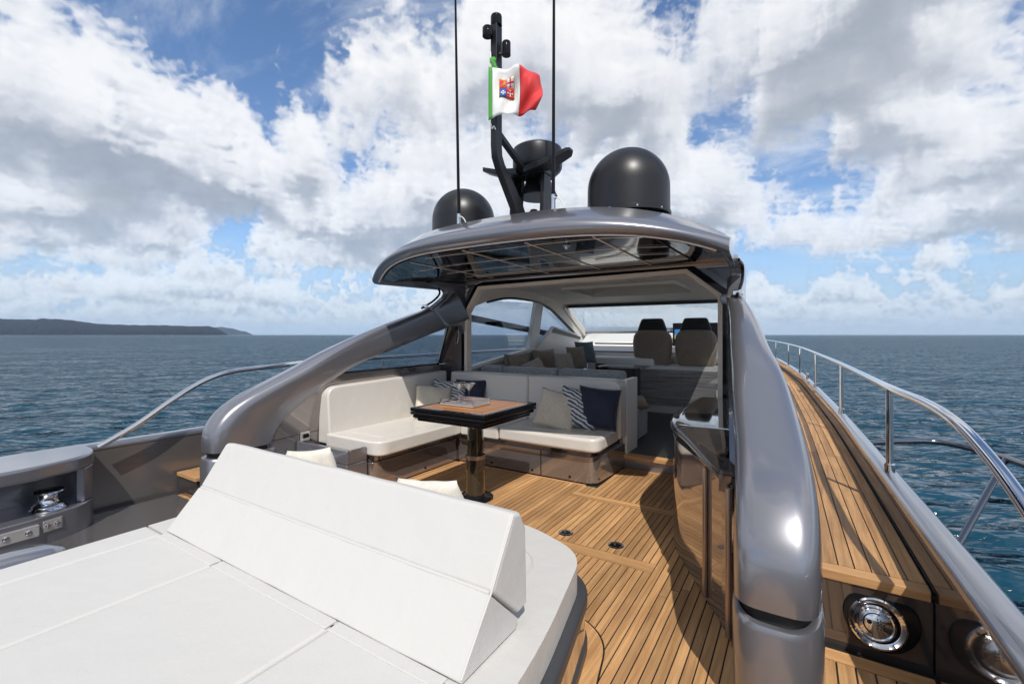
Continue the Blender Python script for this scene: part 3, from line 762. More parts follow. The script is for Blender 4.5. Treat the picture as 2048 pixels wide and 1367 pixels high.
box('sill_riser', -1.70, -.5, 5.04, 5.07, 0, .11, 'paint', bh); box('sill', -1.70, -.5, 5.0, 5.12, .112, .15, 'teakx', bh, bev=.003)

# ------------------------------------------------------------------ hardtop
ht = thing('hardtop', 'curved silver grey hardtop roof overhanging the cockpit', 'roof')
def rim(s):
    a = abs(s); return 3.0+.50*a**2.5, 2.375-.20*a**3.2, 2.262-.185*a**4.5
XSs = [XC+1.83*math.sin(math.pi/2*i/30) for i in range(-30, 31)]
top = []
for x in XSs:
    s = (x-XC)/1.83; yr, zr, zb = rim(s); a = abs(s)
    side = max(0, 1-a**5)
    def zt(y):  # crown above the rim
        return zr+(.05+.24*side*(1-math.exp(-(y-yr)*1.9)))*(1 if y < 7 else max(0.0, 1-(y-7)/3.2))
    P_ = [(x, 5.15, max(zb, 2.245) if a < .97 else zb+.03), (x, yr+.10, zb-.004), (x, yr+.035, zb), (x, yr+.008, zb+.02), (x, yr, (zb+zr)/2), (x, yr+.006, zr-.03), (x, yr+.03, zr)]
    P_ += [(x, yr+.10, zr+.02+.015*side), (x, yr+.25, zt(yr+.25)), (x, yr+.5, zt(yr+.5)), (x, yr+.8, zt(yr+.8)), (x, yr+1.3, zt(yr+1.3)), (x, 5.2, zt(5.2)), (x, 6.4, zt(6.4)), (x, 7.4, zt(7.4)-.05), (x, 8.35, min(zt(8.35), 2.16)), (x, 8.4, 2.05), (x, 8.3, 2.03)]
    if a > .97: P_ = [(p[0], p[1], min(p[2], zr+.06)) for p in P_]
    if x > XC:  # cabin narrows forward
        P_ = [(XC+(p[0]-XC)*np.interp(p[1], [3.6, 5.2, 8.4], [1, .935, .76]), p[1], p[2]) for p in P_]
    top.append(P_)
loft('shell', top, 'paint', ht, closed=False, caps=False, sharp=55)
for e_ in (top[0], top[-1]):
    ne = len(e_)-5; mesh('side_cap', e_[:ne], [tuple(range(ne))], 'paint', ht)
bp_ = [[(x, rim((x-XC)/1.83)[0]+.13, rim((x-XC)/1.83)[2]-.008), (x, 4.80, 2.238), (x, 4.80, 2.228), (x, rim((x-XC)/1.83)[0]+.13, rim((x-XC)/1.83)[2]-.018)] for x in XSs[6:-7]]
loft('ceiling_panel', bp_, 'blackgloss', ht, sharp=30)
def under(x, y):
    s = (x-XC)/1.83; yr, zr, zb = rim(s); f = (y-yr-.13)/(4.8-yr-.13); return (zb-.018)*(1-f)+2.228*f-.004
def strip(x0, y0, x1, y1, w=.012, name='trim_strip', m='trimline'):
    n = 8; pts = [Vector((x0+(x1-x0)*i/n, y0+(y1-y0)*i/n, 0)) for i in range(n+1)]
    d = (pts[-1]-pts[0]).normalized(); q = Vector((-d.y, d.x, 0))*w/2
    rings = []
    for p in pts:
        z = under(p.x, p.y); rings.append([(p.x-q.x, p.y-q.y, z), (p.x+q.x, p.y+q.y, z), (p.x+q.x, p.y+q.y, z-.0035), (p.x-q.x, p.y-q.y, z-.0035)])
    loft(name, rings, m, ht)
for yy, xa, xb in ((3.27, -3.05, -.95), (3.72, -3.55, -.88), (4.12, -3.5, -.88), (4.5, -3.5, -.88)): strip(xa, yy, xb, yy, .008)
for xx, ya in ((-3.3, 3.33), (-2.5, 3.15), (-1.86, 3.15), (-1.30, 3.2)): strip(xx, ya, xx, 4.78, .016)
strip(-.87, 3.35, -.87, 4.79, .016, 'seam', 'caulk')
tube('rim_bead', [(x, rim((x-XC)/1.83)[0]+.09, rim((x-XC)/1.83)[2]-.012) for x in XSs[5:-6]], .007, 'trimline', ht, seg=8)
lathe('spotlight', [(.032, 0), (.03, -.008), (.018, -.012), (.016, -.03), (0, -.034)], (-1.62, 3.42, under(-1.62, 3.42)-.002), 'chrome', ht, seg=24)

# ------------------------------------------------------------------ roof equipment
def dome(label, x, y, zb, r_):
    t_ = thing('satellite_dome', label, 'radome', (x, y, zb), group=None)
    pr = [(r_*1.02, 0), (r_*1.02, .03), (r_, .035), (r_*.995, .25)]
    for i in range(1, 15):
        a = math.pi/2*i/14; pr.append((r_*.995*math.cos(a), .25+r_*1.0*math.sin(a)))
    sh_ = lathe('shell', pr, (x, y, zb), 'matblack', t_, seg=64)
    for i in range(10):
        a = 2*math.pi*i/10+.2; n_ = Vector((math.cos(a), math.sin(a), 0))
        lathe('bolt', [(.009, 0), (.007, .003), (0, .004)], Vector((x, y, zb+.017))+n_*r_*1.02, 'chrome', sh_, seg=8, axis=n_)
dome('large black satellite dome at the starboard side of the roof', -1.285, 3.98, 2.535, .357)
dome('black satellite dome farther away at the port side of the roof', -3.25, 4.12, 2.55, .357)
ms = thing('mast', 'black bent mast with spreader and navigation lights on the roof centre', 'mast', (XC, 3.7, 2.6))
mc = [(XC, 3.72, 2.58), (XC, 3.62, 2.72), (XC, 3.36, 2.98), (XC, 3.31, 3.06), (XC, 3.30, 3.15), (XC, 3.30, 4.20)]
rings = []
mcs = [Vector(p) for p in mc]
for i, p in enumerate(mcs):
    d = (mcs[min(i+1, 5)]-mcs[max(i-1, 0)]).normalized(); nn = Vector((1, 0, 0)); q = d.cross(nn).normalized()
    hw, hd = .032, (.075 if i < 2 else .045)
    rings.append([tuple(p+nn*a*hw+q*b*hd) for a, b in ((-1, -1), (1, -1), (1, 1), (-1, 1))])
loft('pole', rings, 'matblack', ms, bev=.006)
for sx in (-1, 1):
    pl = [(3.80, 2.56), (4.02, 2.56), (3.96, 3.10), (3.84, 3.10)]
    prism('leg', pl, XC+sx*.17-.02, XC+sx*.17+.02, 'matblack', ms, axis='x', bev=.005)
    bar('leg_web', (XC+sx*.17, 3.98, 2.6), (XC+sx*.10, 3.92, 3.08), .03, .05, 'matblack', ms, bev=.004)
    arm = [(XC+sx*.04, 3.76, 3.06), (XC+sx*.28, 3.78, 3.10), (XC+sx*.46, 3.80, 3.17), (XC+sx*.485, 3.81, 3.19)]
    rg = [[(p[0], p[1]-w_, p[2]-h_), (p[0], p[1]+w_, p[2]-h_), (p[0], p[1]+w_, p[2]+h_), (p[0], p[1]-w_, p[2]+h_)] for p, w_, h_ in zip(arm, (.07, .09, .07, .035), (.030, .026, .022, .012))]
    loft('spreader', rg, 'matblack', ms, bev=.008, seg=3)
bar('brace', (XC, 3.30, 3.28), (XC, 3.80, 3.08), .05, .05, 'matblack', ms, bev=.005)
bar('crosshead', (XC-.20, 3.88, 3.07), (XC+.20, 3.88, 3.07), .16, .05, 'matblack', ms, bev=.006)
for sx in (-.06, .06): lathe('bolt', [(.012, 0), (.01, .005), (0, .006)], (XC+sx, 3.70, 3.07), 'chrome', ms, seg=10, axis=(0, -1, 0))
lathe('masthead_light', [(.05, 0), (.05, .075), (.046, .09), (0, .10)], (XC, 3.30, 4.20), 'blackgloss', ms, seg=28)
lathe('lower_light', [(.045, 0), (.045, .07), (.038, .08), (0, .08)], (XC-.03, 3.21, 4.07), 'blackgloss', ms, seg=28)
lathe('side_light', [(.038, 0), (.038, .11), (.033, .12), (0, .125)], (XC+.085, 3.33, 3.93), 'blackgloss', ms, seg=28)
bar('light_bracket', (XC-.02, 3.3, 4.10), (XC-.03, 3.2, 4.10), .03, .02, 'matblack', ms); bar('light_bracket', (XC+.02, 3.3, 3.95), (XC+.09, 3.33, 3.95), .02, .02, 'matblack', ms)
rd = thing('radar', 'round black radar scanner behind the mast spreader', 'radar', (XC, 4.02, 3.08))
lathe('scanner', [(.17, .0), (.235, .06), (.25, .09), (.25, .26), (.245, .275), (.225, .29), (0, .30)], (XC, 4.04, 3.09), 'matblack', rd, seg=56)
lathe('mount', [(.19, .0), (.195, .01), (.12, .18), (.1, .2)], (XC, 4.06, 2.89), 'matblack', rd, seg=48)
hn = thing('horn', 'small round black horn standing on the roof between the mast legs', 'horn', (-2.10, 3.7, 2.58))
lathe('horn_ball', [(.0, 0), (.03, .01), (.045, .04), (.045, .06), (.03, .085), (0, .095)], (-2.10, 3.72, 2.585), 'blackgloss', hn, seg=24)
def antenna(label, x, y, z, lx, ly):
    t_ = thing('whip_antenna', label, 'antenna', (x, y, z), group=None)
    tube('whip', [(x, y, z+.12), (x+lx*.5, y+ly*.5, z+1.6), (x+lx, y+ly, z+3.2)], [.016, .013, .008], 'blackgloss', t_, seg=12)
    tube('ferrule', [(x, y, z+.02), (x, y, z+.17)], .019, 'chrome', t_, seg=16)
    lathe('base', [(.035, 0), (.035, .012), (.022, .03), (.022, .05), (0, .05)], (x, y, z), 'chrome', t_, seg=20)
    tube('cable', catmull([(x+.01, y-.02, z+.14), (x+.07, y-.03, z+.12), (x+.11, y-.03, z+.06), (x+.10, y-.03, z-.02)], 5), .005, 'rope', t_, seg=8)
antenna('whip antenna in front of the port dome', -2.86, 3.55, 2.53, -.06, .0)
antenna('whip antenna in front of the radar, right of the flag', -1.81, 3.55, 2.55, .01, 0)

# flag on the mast
fg = thing('flag', 'italian ensign with naval shield blowing from the mast', 'flag', (XC, 3.25, 3.6))
D_, Rt = Vector((-math.sin(R(32.2)), math.cos(R(32.2)), 0)), Vector((math.cos(R(32.2)), math.sin(R(32.2)), 0))
FO = Vector((XC-.035, 3.235, 3.33))
def fpt(s, t, off=0.0):
    # s along the fly, t up the hoist
    x = .435*s; top_ = .46-.02*s-.07*max(0, s-.75)**1*2; bot = .0+.10*s+.02*math.sin(s*5)
    z = bot+(top_-bot)*t
    if s > .5: x -= .05*(1-t)*(s-.5)*0
    x += .03*math.sin(t*3.0)*s*(1 if s > .6 else .4) - .10*max(0, .35-t)*max(0, s-.55)*2
    w = .040*math.sin(s*8+t*3.2)*min(1, s*3)+.022*math.sin(s*17-t*8)*min(1, s*2)
    p = FO+Rt*x-D_*(w+off+.055)+Vector((0, 0, z)); return p
def patch(name, s0, s1, t0, t1, m, parent, off=0.0, ns=10, nt_=14, **k):
    vs = [fpt(s0+(s1-s0)*i/ns, t0+(t1-t0)*j/nt_, off) for j in range(nt_+1) for i in range(ns+1)]
    fs = [(j*(ns+1)+i, j*(ns+1)+i+1, (j+1)*(ns+1)+i+1, (j+1)*(ns+1)+i) for j in range(nt_) for i in range(ns)]
    return mesh(name, vs, fs, m, parent, sharp=0, solid=.0012, **k)
patch('green_band', 0, .075, 0, 1, 'green', fg, ns=3); wbn = patch('white_band', .075, .60, 0, 1, 'white', fg, ns=16); patch('red_band', .60, 1.0, 0, 1, 'red', fg, ns=14)
patch('shield_border', .20, .50, .36, .80, 'gold', wbn, .0025, 6, 6); 
patch('shield_quarter', .215, .35, .59, .785, 'red', wbn, .0045, 4, 4); patch('shield_quarter', .35, .485, .59, .785, 'white', wbn, .0045, 4, 4)
patch('shield_quarter', .215, .35, .375, .59, 'blue', wbn, .0045, 4, 4); patch('shield_quarter', .35, .485, .375, .59, 'red', wbn, .0045, 4, 4)
patch('cross_bar', .405, .43, .59, .785, 'red', wbn, .0065, 2, 4); patch('cross_bar', .35, .485, .672, .703, 'red', wbn, .0070, 4, 2)
def blobpoly(name, pts, m, off):
    vs = [fpt(s, t, off) for s, t in pts]; mesh(name, vs, [tuple(range(len(vs)))], m, wbn, sharp=0, solid=.001)
blobpoly('lion', [(.245, .63), (.25, .66), (.265, .665), (.262, .70), (.28, .70), (.285, .735), (.315, .75), (.33, .74), (.318, .70), (.335, .69), (.33, .63), (.318, .63), (.312, .66), (.285, .66), (.28, .63), (.27, .63), (.27, .655), (.258, .63)], 'gold', .0065)
cx_, cy_ = .2825, .482
for a in range(4):
    an = a*math.pi/2; ca, sa = math.cos(an), math.sin(an)
    def rt(p): return (cx_+p[0]*ca*1-p[1]*sa, cy_+(p[0]*sa+p[1]*ca)*1.15)
    blobpoly('maltese_arm', [rt((0, 0)), rt((.052, -.025)), rt((.042, 0)), rt((.052, .025))], 'white', .0065)
    cx_ = .4175; blobpoly('pisan_arm', [rt((0, -.005)), rt((.038, -.006)), rt((.046, -.018)), rt((.056, 0)), rt((.046, .018)), rt((.038, .006)), rt((0, .005))], 'white', .0065 + .0004*a); cx_ = .2825
vs = [FO+Rt*(.02+.05*i/3+.01*math.sin(j))-D_*(.02+.012*math.sin(i*2+j*1.7))+Vector((0, 0, .44+.13*j/6-.02*(i/3)**2*(j/6))) for j in range(7) for i in range(4)]
mesh('green_fold', vs, [(j*4+i, j*4+i+1, (j+1)*4+i+1, (j+1)*4+i) for j in range(6) for i in range(3)], 'green', fg, sharp=0, solid=.002)
tube('halyard', catmull([FO+Rt*.012+Vector((0, 0, .62)), FO+Rt*.016-D_*.01+Vector((0, 0, .55)), FO+Rt*.02+Vector((0, 0, .42))], 4), .008, 'rope', fg, seg=8)
tube('halyard', catmull([FO+Rt*.02+Vector((0, 0, .0)), FO+Rt*.03-D_*.01+Vector((0, 0, -.05)), FO+Rt*.045-D_*.02+Vector((0, 0, -.03)), FO+Rt*.07+Vector((0, 0, -.08))], 4), .005, 'rope', fg, seg=8)

# ------------------------------------------------------------------ cabin interior
ci_ = thing('cabin_interior', 'cabin shell seen through the doorway, beige ceiling, white sills and dark floor', 'cabin')
box('floor', -4.0, -.5, 5.12, 11, .10, .15, 'darkfloor', ci_)
SX0, SX1, SY0, SY1 = -3.15, -1.45, 6.5, 7.75
for (a, b, c_, d) in ((-4.05, SX0, 5.165, 8.3), (SX1, -.95, 5.165, 8.3), (-.952, -.62, 5.165, 6.6), (SX0, SX1, 5.165, SY0), (SX0, SX1, SY1, 8.3)):
    vs = [];
    zz = lambda y: 2.245 if y < 7 else 2.245-.17*((y-7)/1.4)**1.5
    ys = np.linspace(c_, d, 9); rg = [[(a, y, zz(y)), (b, y, zz(y)), (b, y, zz(y)+.02), (a, y, zz(y)+.02)] for y in ys]
    loft('ceiling_board', rg, 'ceiling', ci_)
box('skylight_blind', SX0-.1, SX1+.1, SY0-.1, SY1+.1, 2.33, 2.345, 'ceildark', ci_)
for (a, b, c_, d) in ((SX0-.02, SX0, SY0, SY1), (SX1, SX1+.02, SY0, SY1), (SX0, SX1, SY0-.02, SY0), (SX0, SX1, SY1, SY1+.02)): box('skylight_reveal', a, b, c_, d, 2.20, 2.33, 'ceiling', ci_)
for (x, y) in ((-3.45, 6.1), (-1.05, 6.3), (-3.5, 7.3), (-1.0, 7.5), (-2.3, 5.9)):
    lathe('downlight', [(.05, 0), (.048, -.008), (.03, -.01), (.028, -.003), (0, -.003)], (x, y, 2.243 if y < 7 else 2.215), 'whitelac', ci_, seg=24)
for xx in (-2.75, -1.95): box('ceiling_seam', xx, xx+.008, 5.17, 6.5, 2.241, 2.244, 'ceildark', ci_)
box('ceiling_seam', -4, -.5, 5.95, 5.958, 2.241, 2.244, 'ceildark', ci_)
# port side: sill, pillar, glass
def zs(y): return np.interp(y, [5.1, 6.9, 9.2], [1.02, 1.25, 1.45])
prism('side_panel', [(5.12, .1), (9.3, .1), (9.3, 1.44), (6.9, 1.24), (5.12, 1.02)], -4.06, -4.0, 'whitelac', ci_, axis='x')
prism('sill', [(5.12, 1.0), (9.0, 1.42), (9.0, 1.46), (6.9, 1.27), (5.12, 1.045)], -4.02, -3.93, 'whitelac', ci_, axis='x', bev=.006)
prism('pillar', [(6.86, 1.25), (7.16, 1.29), (7.42, 2.2), (7.16, 2.2)], -4.04, -3.96, 'whitelac', ci_, axis='x', bev=.006)
prism('upper_rail', [(5.12, 1.86), (5.6, 2.0), (6.2, 2.10), (7.0, 2.10), (7.4, 2.06), (7.8, 1.95), (8.4, 1.70), (8.85, 1.5), (9.1, 1.5), (8.5, 2.2), (5.12, 2.3)], -4.04, -3.97, 'ceiling', ci_, axis='x', bev=.006)
tube('window_seal', catmull([(-3.965, y, z) for y, z in ((5.6, 1.99), (6.2, 2.09), (7.0, 2.09), (7.4, 2.05), (7.8, 1.94), (8.4, 1.69), (8.85, 1.49))], 4), .018, 'blackgloss', ci_, seg=8)
prism('side_console', [(7.0, 1.24), (7.66, 1.66), (8.95, 1.50), (9.2, 1.2), (9.2, .9), (7.0, .95)], -3.96, -3.90, 'whitelac', ci_, axis='x', bev=.01)
prism('side_vent', [(7.62, 1.585), (7.70, 1.625), (8.9, 1.455), (8.9, 1.40), (7.6, 1.54)], -3.90, -3.892, 'matblack', ci_, axis='x')
prism('window_pane', [(5.12, 1.03), (6.95, 1.26), (8.9, 1.47), (8.3, 1.75), (7.4, 2.08), (5.12, 2.0)], -4.035, -4.03, 'tint', ci_, axis='x')
bar('black_bar', (-4.10, 5.2, 1.76), (-4.12, 8.1, 1.50), .03, .10, 'blackgloss', ci_)  # black bar sloping down forward just outside the side window
# starboard side, mostly hidden
def slant(name, poly, m, th):
    n = len(poly); f = lambda y: np.interp(y, [5.1, 9.3], [-.56, -.93])
    vs = [(f(y)+k, y, z) for k in (0, th) for y, z in poly]
    mesh(name, vs, [tuple(range(n)), tuple(range(n, 2*n))[::-1]]+[(i, (i+1) % n, n+(i+1) % n, n+i) for i in range(n)], m, ci_)
slant('side_panel', [(5.17, .1), (9.3, .1), (9.3, 1.44), (5.17, 1.15)], 'whitelac', .04)
slant('window_pane', [(5.17, 1.15), (9.3, 1.44), (8.4, 2.1), (5.17, 2.2)], 'tint', .005)
# windscreen
wsr = []
for i in range(17):
    x = -3.96+3.08*i/16; s = (x-XC)/1.75; bow = .55*(1-s*s)
    wsr.append([(x, 8.35+bow*.5, 2.03+.05*(1-s*s)), (x, 9.25+bow, 1.555), (x, 9.255+bow, 1.555), (x, 8.355+bow*.5, 2.03+.05*(1-s*s))])
loft('windscreen', wsr, 'clear', ci_)
tube('windscreen_seal', [r_[1] for r_ in wsr], .022, 'matblack', ci_, seg=8)
for x in (-3.99, -.90): bar('corner_post', (x, 8.25, 2.06), (x, 9.35, 1.5), .10, .14, 'ceiling', ci_, bev=.01)
fd = thing('foredeck', 'pale foredeck seen through the windscreen', 'deck')
rg = []
for i in range(13):
    y = 9.9+i*.9; hw = np.interp(y, [9.9, 15, 20.7], [1.3, 1.0, .3]); rg.append([(XC-hw, y, 1.0), (XC-hw*.8, y, 1.42), (XC, y, 1.50), (XC+hw*.8, y, 1.42), (XC+hw, y, 1.0), (XC, y, .3)])
loft('coachroof', rg, 'whitelac', fd)
# dashboard
db_ = thing('dashboard', 'white dashboard with dark slots below the windscreen', 'dashboard', (-2.9, 9.2, 1.1))
dp = [(8.75, 1.08), (8.75, 1.17), (8.95, 1.30), (9.0, 1.33), (9.35, 1.52), (9.8, 1.54), (9.8, .9), (8.9, .9)]
prism('top', dp, -3.93, -1.0, 'whitelac', db_, axis='x', bev=.01)
bar('slot', (-3.6, 8.965, 1.318), (-2.0, 8.965, 1.318), .015, .03, 'matblack', db_); bar('slot', (-3.9, 8.745, 1.165), (-2.0, 8.745, 1.165), .012, .02, 'matblack', db_)
box('lower_console', -3.5, -2.2, 8.3, 8.9, .72, 1.08, 'whitelac', db_, bev=.05, seg=4)
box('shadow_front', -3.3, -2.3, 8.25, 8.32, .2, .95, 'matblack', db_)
scn = thing('instrument_display', 'dark chart display partly hidden behind the right helm seat', 'screen', (-1.9, 8.9, 1.55))
box('housing', -2.02, -.98, 8.92, 9.02, 1.15, 1.72, 'matblack', scn, bev=.01); box('display', -1.98, -1.62, 8.905, 8.918, 1.42, 1.60, 'screen', scn)
wp = thing('windscreen_wiper', 'thin black wiper resting across the windscreen foot', 'wiper'); 
bar('arm', (-3.2, 9.86, 1.56), (-2.2, 9.9, 1.64), .012, .012, 'matblack', wp); bar('blade', (-2.6, 9.86, 1.60), (-1.7, 9.9, 1.66), .01, .02, 'matblack', wp); box('motor_cover', -2.3, -1.9, 9.9, 10.0, 1.56, 1.64, 'chrome', wp, bev=.02)
# helm seats
def pilot_chair(x, y, label):
    t_ = thing('pilot_chair', label, 'seat', (x, y, .95))
    rg = []
    for z, hw, dp_, off in ((.93, .24, .10, 0), (1.0, .30, .13, 0), (1.15, .335, .14, .0), (1.35, .35, .14, -.01), (1.48, .33, .13, -.02), (1.56, .27, .11, -.02), (1.585, .24, .09, -.02)):
        ring = []
        for j in range(28):
            a = 2*math.pi*j/28; ex = 2/3.4; ring.append((x+math.copysign(abs(math.cos(a))**ex, math.cos(a))*hw, y+off+math.copysign(abs(math.sin(a))**ex, math.sin(a))*dp_, z))
        rg.append(ring)
    bks = loft('backrest', rg, 'seatfab', t_, sharp=60)
    rg = []
    for z, hw, dp_ in ((1.57, .262, .09), (1.62, .25, .095), (1.72, .215, .09), (1.78, .19, .075), (1.795, .16, .05)):
        ring = []
        for j in range(28):
            a = 2*math.pi*j/28; ex = 2/3.6; ring.append((x+math.copysign(abs(math.cos(a))**ex, math.cos(a))*hw, y-.02+math.copysign(abs(math.sin(a))**ex, math.sin(a))*dp_, z))
        rg.append(ring)
    loft('headrest', rg, 'blackfab', t_, sharp=60)
    box('cushion', x-.28, x+.28, y+.1, y+.6, .95, 1.08, 'seatfab', t_, bev=.04, seg=3)
    tube('piping', catmull([(x-.3, y-.146, 1.20), (x+.05, y-.148, 1.20), (x+.16, y-.146, 1.17), (x+.17, y-.14, 1.0)] if x < -2 else [(x+.3, y-.146, 1.20), (x-.05, y-.148, 1.20), (x-.16, y-.146, 1.17), (x-.17, y-.14, 1.0)], 5), .004, 'brownfab', bks, seg=6)
pilot_chair(-2.27, 8.45, 'left brown helm seat with black headrest above the cabinet')
pilot_chair(-1.52, 8.45, 'right brown helm seat with black headrest, nearest the display')
cbn = thing('helm_cabinet', 'white framed cabinet with two grey wood grain doors below the helm seats', 'cabinet', (-1.7, 8.2, .15))
box('carcass', -2.46, -.5, 8.03, 8.8, .15, .955, 'whitelac', cbn, bev=.006)
box('door', -2.40, -1.665, 8.005, 8.028, .29, .90, 'greyveneer', cbn, bev=.002); box('door', -1.655, -.92, 8.005, 8.028, .29, .90, 'greyveneer', cbn, bev=.002)
gal = thing('side_console', 'grey topped white side unit by the starboard cabin wall', 'cabinet'); 
box('body', -.92, -.5, 6.5, 7.7, .52, .84, 'whitelac', gal, bev=.006); box('top', -1.0, -.5, 6.45, 7.75, .845, .87, 'greyveneer', gal, bev=.003); box('base', -.80, -.5, 6.6, 7.7, .15, .515, 'matblack', gal)
# saloon sofa
sf = thing('saloon_sofa', 'grey fabric saloon sofa behind the white settee', 'sofa', (-3, 5.6, .15))
def cushion(name, x0, x1, y0, y1, z0, z1, m, parent, r_=.04, puff=.0, seg=4, **k):
    o = box(name, x0, x1, y0, y1, z0, z1, m, parent, bev=r_, seg=seg, **k); return o
for a, b in ((-3.94, -3.56), (-3.55, -2.69), (-2.68, -1.80)): cushion('back_cushion', a, b, 5.36, 5.56, .6, 1.055+random.uniform(-.01, .012), 'greyfab', sf, .05)
box('base', -3.94, -1.78, 5.30, 6.1, .15, .5, 'greyfab', sf, bev=.02); box('port_base', -3.94, -3.2, 6.1, 8.2, .15, .55, 'greyfab', sf, bev=.02)
def pillow(name, label, loc, size, rot, m, cat='pillow', thick=.13, group=None, seed=0):
    n = 18; rg = np.random.default_rng(seed); vs = []; fs = []
    ph = rg.uniform(0, 6, 4)
    for side in (1, -1):
        for j in range(n+1):
            for i in range(n+1):
                u, v = 2*i/n-1, 2*j/n-1
                e_ = (1-abs(u)**2.6)*(1-abs(v)**2.6); th_ = thick/2*max(0, e_)**.45
                pin = 1-.07*(1-abs(v)**2)*abs(u)**3; pin2 = 1-.07*(1-abs(u)**2)*abs(v)**3
                wr = .004*math.sin(u*5+v*4+ph[0])+.003*math.sin(u*9-v*7+ph[1])
                vs.append((u*size[0]/2*pin, v*size[1]/2*pin2, side*(th_+(wr if e_ > .02 else 0))))
    K = (n+1)**2
    for s in (0, 1):
        for j in range(n):
            for i in range(n):
                q = (s*K+j*(n+1)+i, s*K+j*(n+1)+i+1, s*K+(j+1)*(n+1)+i+1, s*K+(j+1)*(n+1)+i); fs.append(q)
    me = bpy.data.meshes.new(name); me.from_pydata(vs, [], fs); bm = bmesh.new(); bm.from_mesh(me); bmesh.ops.remove_doubles(bm, verts=bm.verts, dist=.0006)
    bmesh.ops.recalc_face_normals(bm, faces=bm.faces); bm.to_mesh(me); bm.free(); me.materials.append(M[m]); me.polygons.foreach_set('use_smooth', [True]*len(me.polygons))
    o = bpy.data.objects.new(name, me); C.objects.link(o); o.location = loc; o.rotation_euler = (Matrix.Rotation(R(rot[2]), 3, 'Z') @ Matrix.Rotation(R(rot[0]), 3, 'X') @ Matrix.Rotation(R(rot[1]), 3, 'Z')).to_euler()
    return tag(o, label, cat, group)
# interior scatter cushions
pillow('pillow', 'tall brown back cushion under the cabin side window, left one', (-3.78, 6.2, .96), (.85, .5), (80, 0, 95), 'brownfab', seed=1)
pillow('pillow', 'wide brown back cushion in the middle of the cabin corner', (-3.75, 7.05, 1.0), (.85, .5), (80, 0, 92), 'brownfab', seed=2)
pillow('pillow', 'small beige cushion leaning on the brown back cushions', (-3.35, 7.0, 1.02), (.42, .36), (70, 0, 75), 'beigefab', seed=3)
pillow('pillow', 'tan cushion at the end of the saloon sofa beside the blue one', (-3.40, 7.6, 1.08), (.45, .42), (74, 0, 70), 'seatfab', seed=4)
pillow('pillow', 'grey blue cushion at the far end of the saloon sofa', (-3.40, 8.0, 1.17), (.45, .42), (74, 0, 62), 'bluefab', seed=5)
pillow('pillow', 'small pale cushion lying low behind the grey sofa back', (-3.35, 5.95, 1.0), (.36, .26), (60, 20, 60), 'beigefab', seed=6)
pillow('pillow', 'brown patterned cushion behind the grey sofa back, leftmost', (-3.62, 5.95, 1.02), (.36, .3), (66, -12, 85), 'seatfab', seed=7)
pillow('pillow', 'tan cushion on the stool beyond the partition end', (-1.86, 6.0, .60), (.36, .36), (12, 8, 20), 'seatfab', seed=8)
stl = thing('stool', 'grey stool behind the partition end in the doorway', 'stool'); box('seat', -2.1, -1.74, 5.8, 6.25, .15, .54, 'greyfab', stl, bev=.03, seg=3)
gt = thing('glass_table', 'glass side table with chrome frame in the saloon', 'table', (-2.5, 6.8, .15))
box('top', -2.75, -2.0, 6.9, 7.4, .99, 1.005, 'clear', gt)
for x in (-2.72, -2.03): tube('frame', [(x, 6.93, .985), (x, 7.37, .985)], .01, 'chrome', gt, seg=8)
box('pedestal', -2.6, -2.15, 7.0, 7.3, .15, .975, 'darkfloor', gt, bev=.01)

# ------------------------------------------------------------------ cockpit settee
se = thing('cockpit_settee', 'white upholstered L shaped settee around the table with taupe base panels', 'sofa', (-3, 4.4, 0))
# bases
fb = fillet([(-3.46, 4.255), (-1.70, 4.255), (-1.66, 5.04), (-3.46, 5.04)], [0, .12, 0, 0], 6)
fbo = prism('front_base', fb, .008, .275, 'gloss', se, bev=.006)
prism('front_plinth', fillet([(-3.46, 4.28), (-1.73, 4.28), (-1.69, 5.04), (-3.46, 5.04)], [0, .1, 0, 0], 6), .27, .335, 'darkgloss', se)
for x in (-3.44, -2.32): box('panel_gap', x, x+.008, 4.249, 4.26, .01, .28, 'caulk', se)
pb = fillet([(-4.25, 2.97), (-3.45, 2.97), (-3.45, 4.25), (-4.25, 4.25)], [0, .14, 0, 0], 7)
prism('side_base', pb, .008, .265, 'gloss', se, bev=.006)
prism('side_plinth', fillet([(-4.25, 2.99), (-3.47, 2.99), (-3.47, 4.27), (-4.25, 4.27)], [0, .12, 0, 0], 6), .27, .335, 'gloss', se)
for (x, y, ax) in ((-3.28, 4.25, (0, -1, 0)), (-2.95, 4.25, (0, -1, 0)), (-2.42, 4.25, (0, -1, 0)), (-1.98, 4.25, (0, -1, 0)), (-3.445, 3.7, (1, 0, 0))):
    lathe('screw', [(.013, 0), (.011, .004), (0, .006)], (x, y, .05), 'blackgloss', fbo, seg=12, axis=ax)
for x in (-1.97,): lathe('screw', [(.011, 0), (0, .005)], (-1.69, 4.34, .05), 'blackgloss', se, seg=12, axis=(1, 0, 0))
def slab(name, poly, rad, z0, z1, m, r_=.035, seg=5, parent=None, **k):
    return prism(name, fillet(poly, rad, 6), z0, z1, m, parent or se, bev=r_, seg=seg, **k)
slab('seat_cushion', [(-3.33, 4.16), (-2.81, 4.16), (-2.81, 4.84), (-3.33, 4.84)], 0, .34, .48, 'leather', .02)
slab('seat_cushion', [(-2.80, 4.16), (-1.64, 4.16), (-1.66, 4.84), (-2.80, 4.84)], [0, .13, 0, 0], .34, .48, 'leather')
slab('seat_cushion', [(-4.15, 2.96), (-3.34, 2.96), (-3.34, 4.84), (-4.15, 4.84)], [.03, .14, 0, 0], .34, .48, 'leather', .035)
slab('seat_panel', [(-2.68, 4.32), (-1.86, 4.32), (-1.86, 4.72), (-2.68, 4.72)], .05, .474, .485, 'leather', .004, 2)
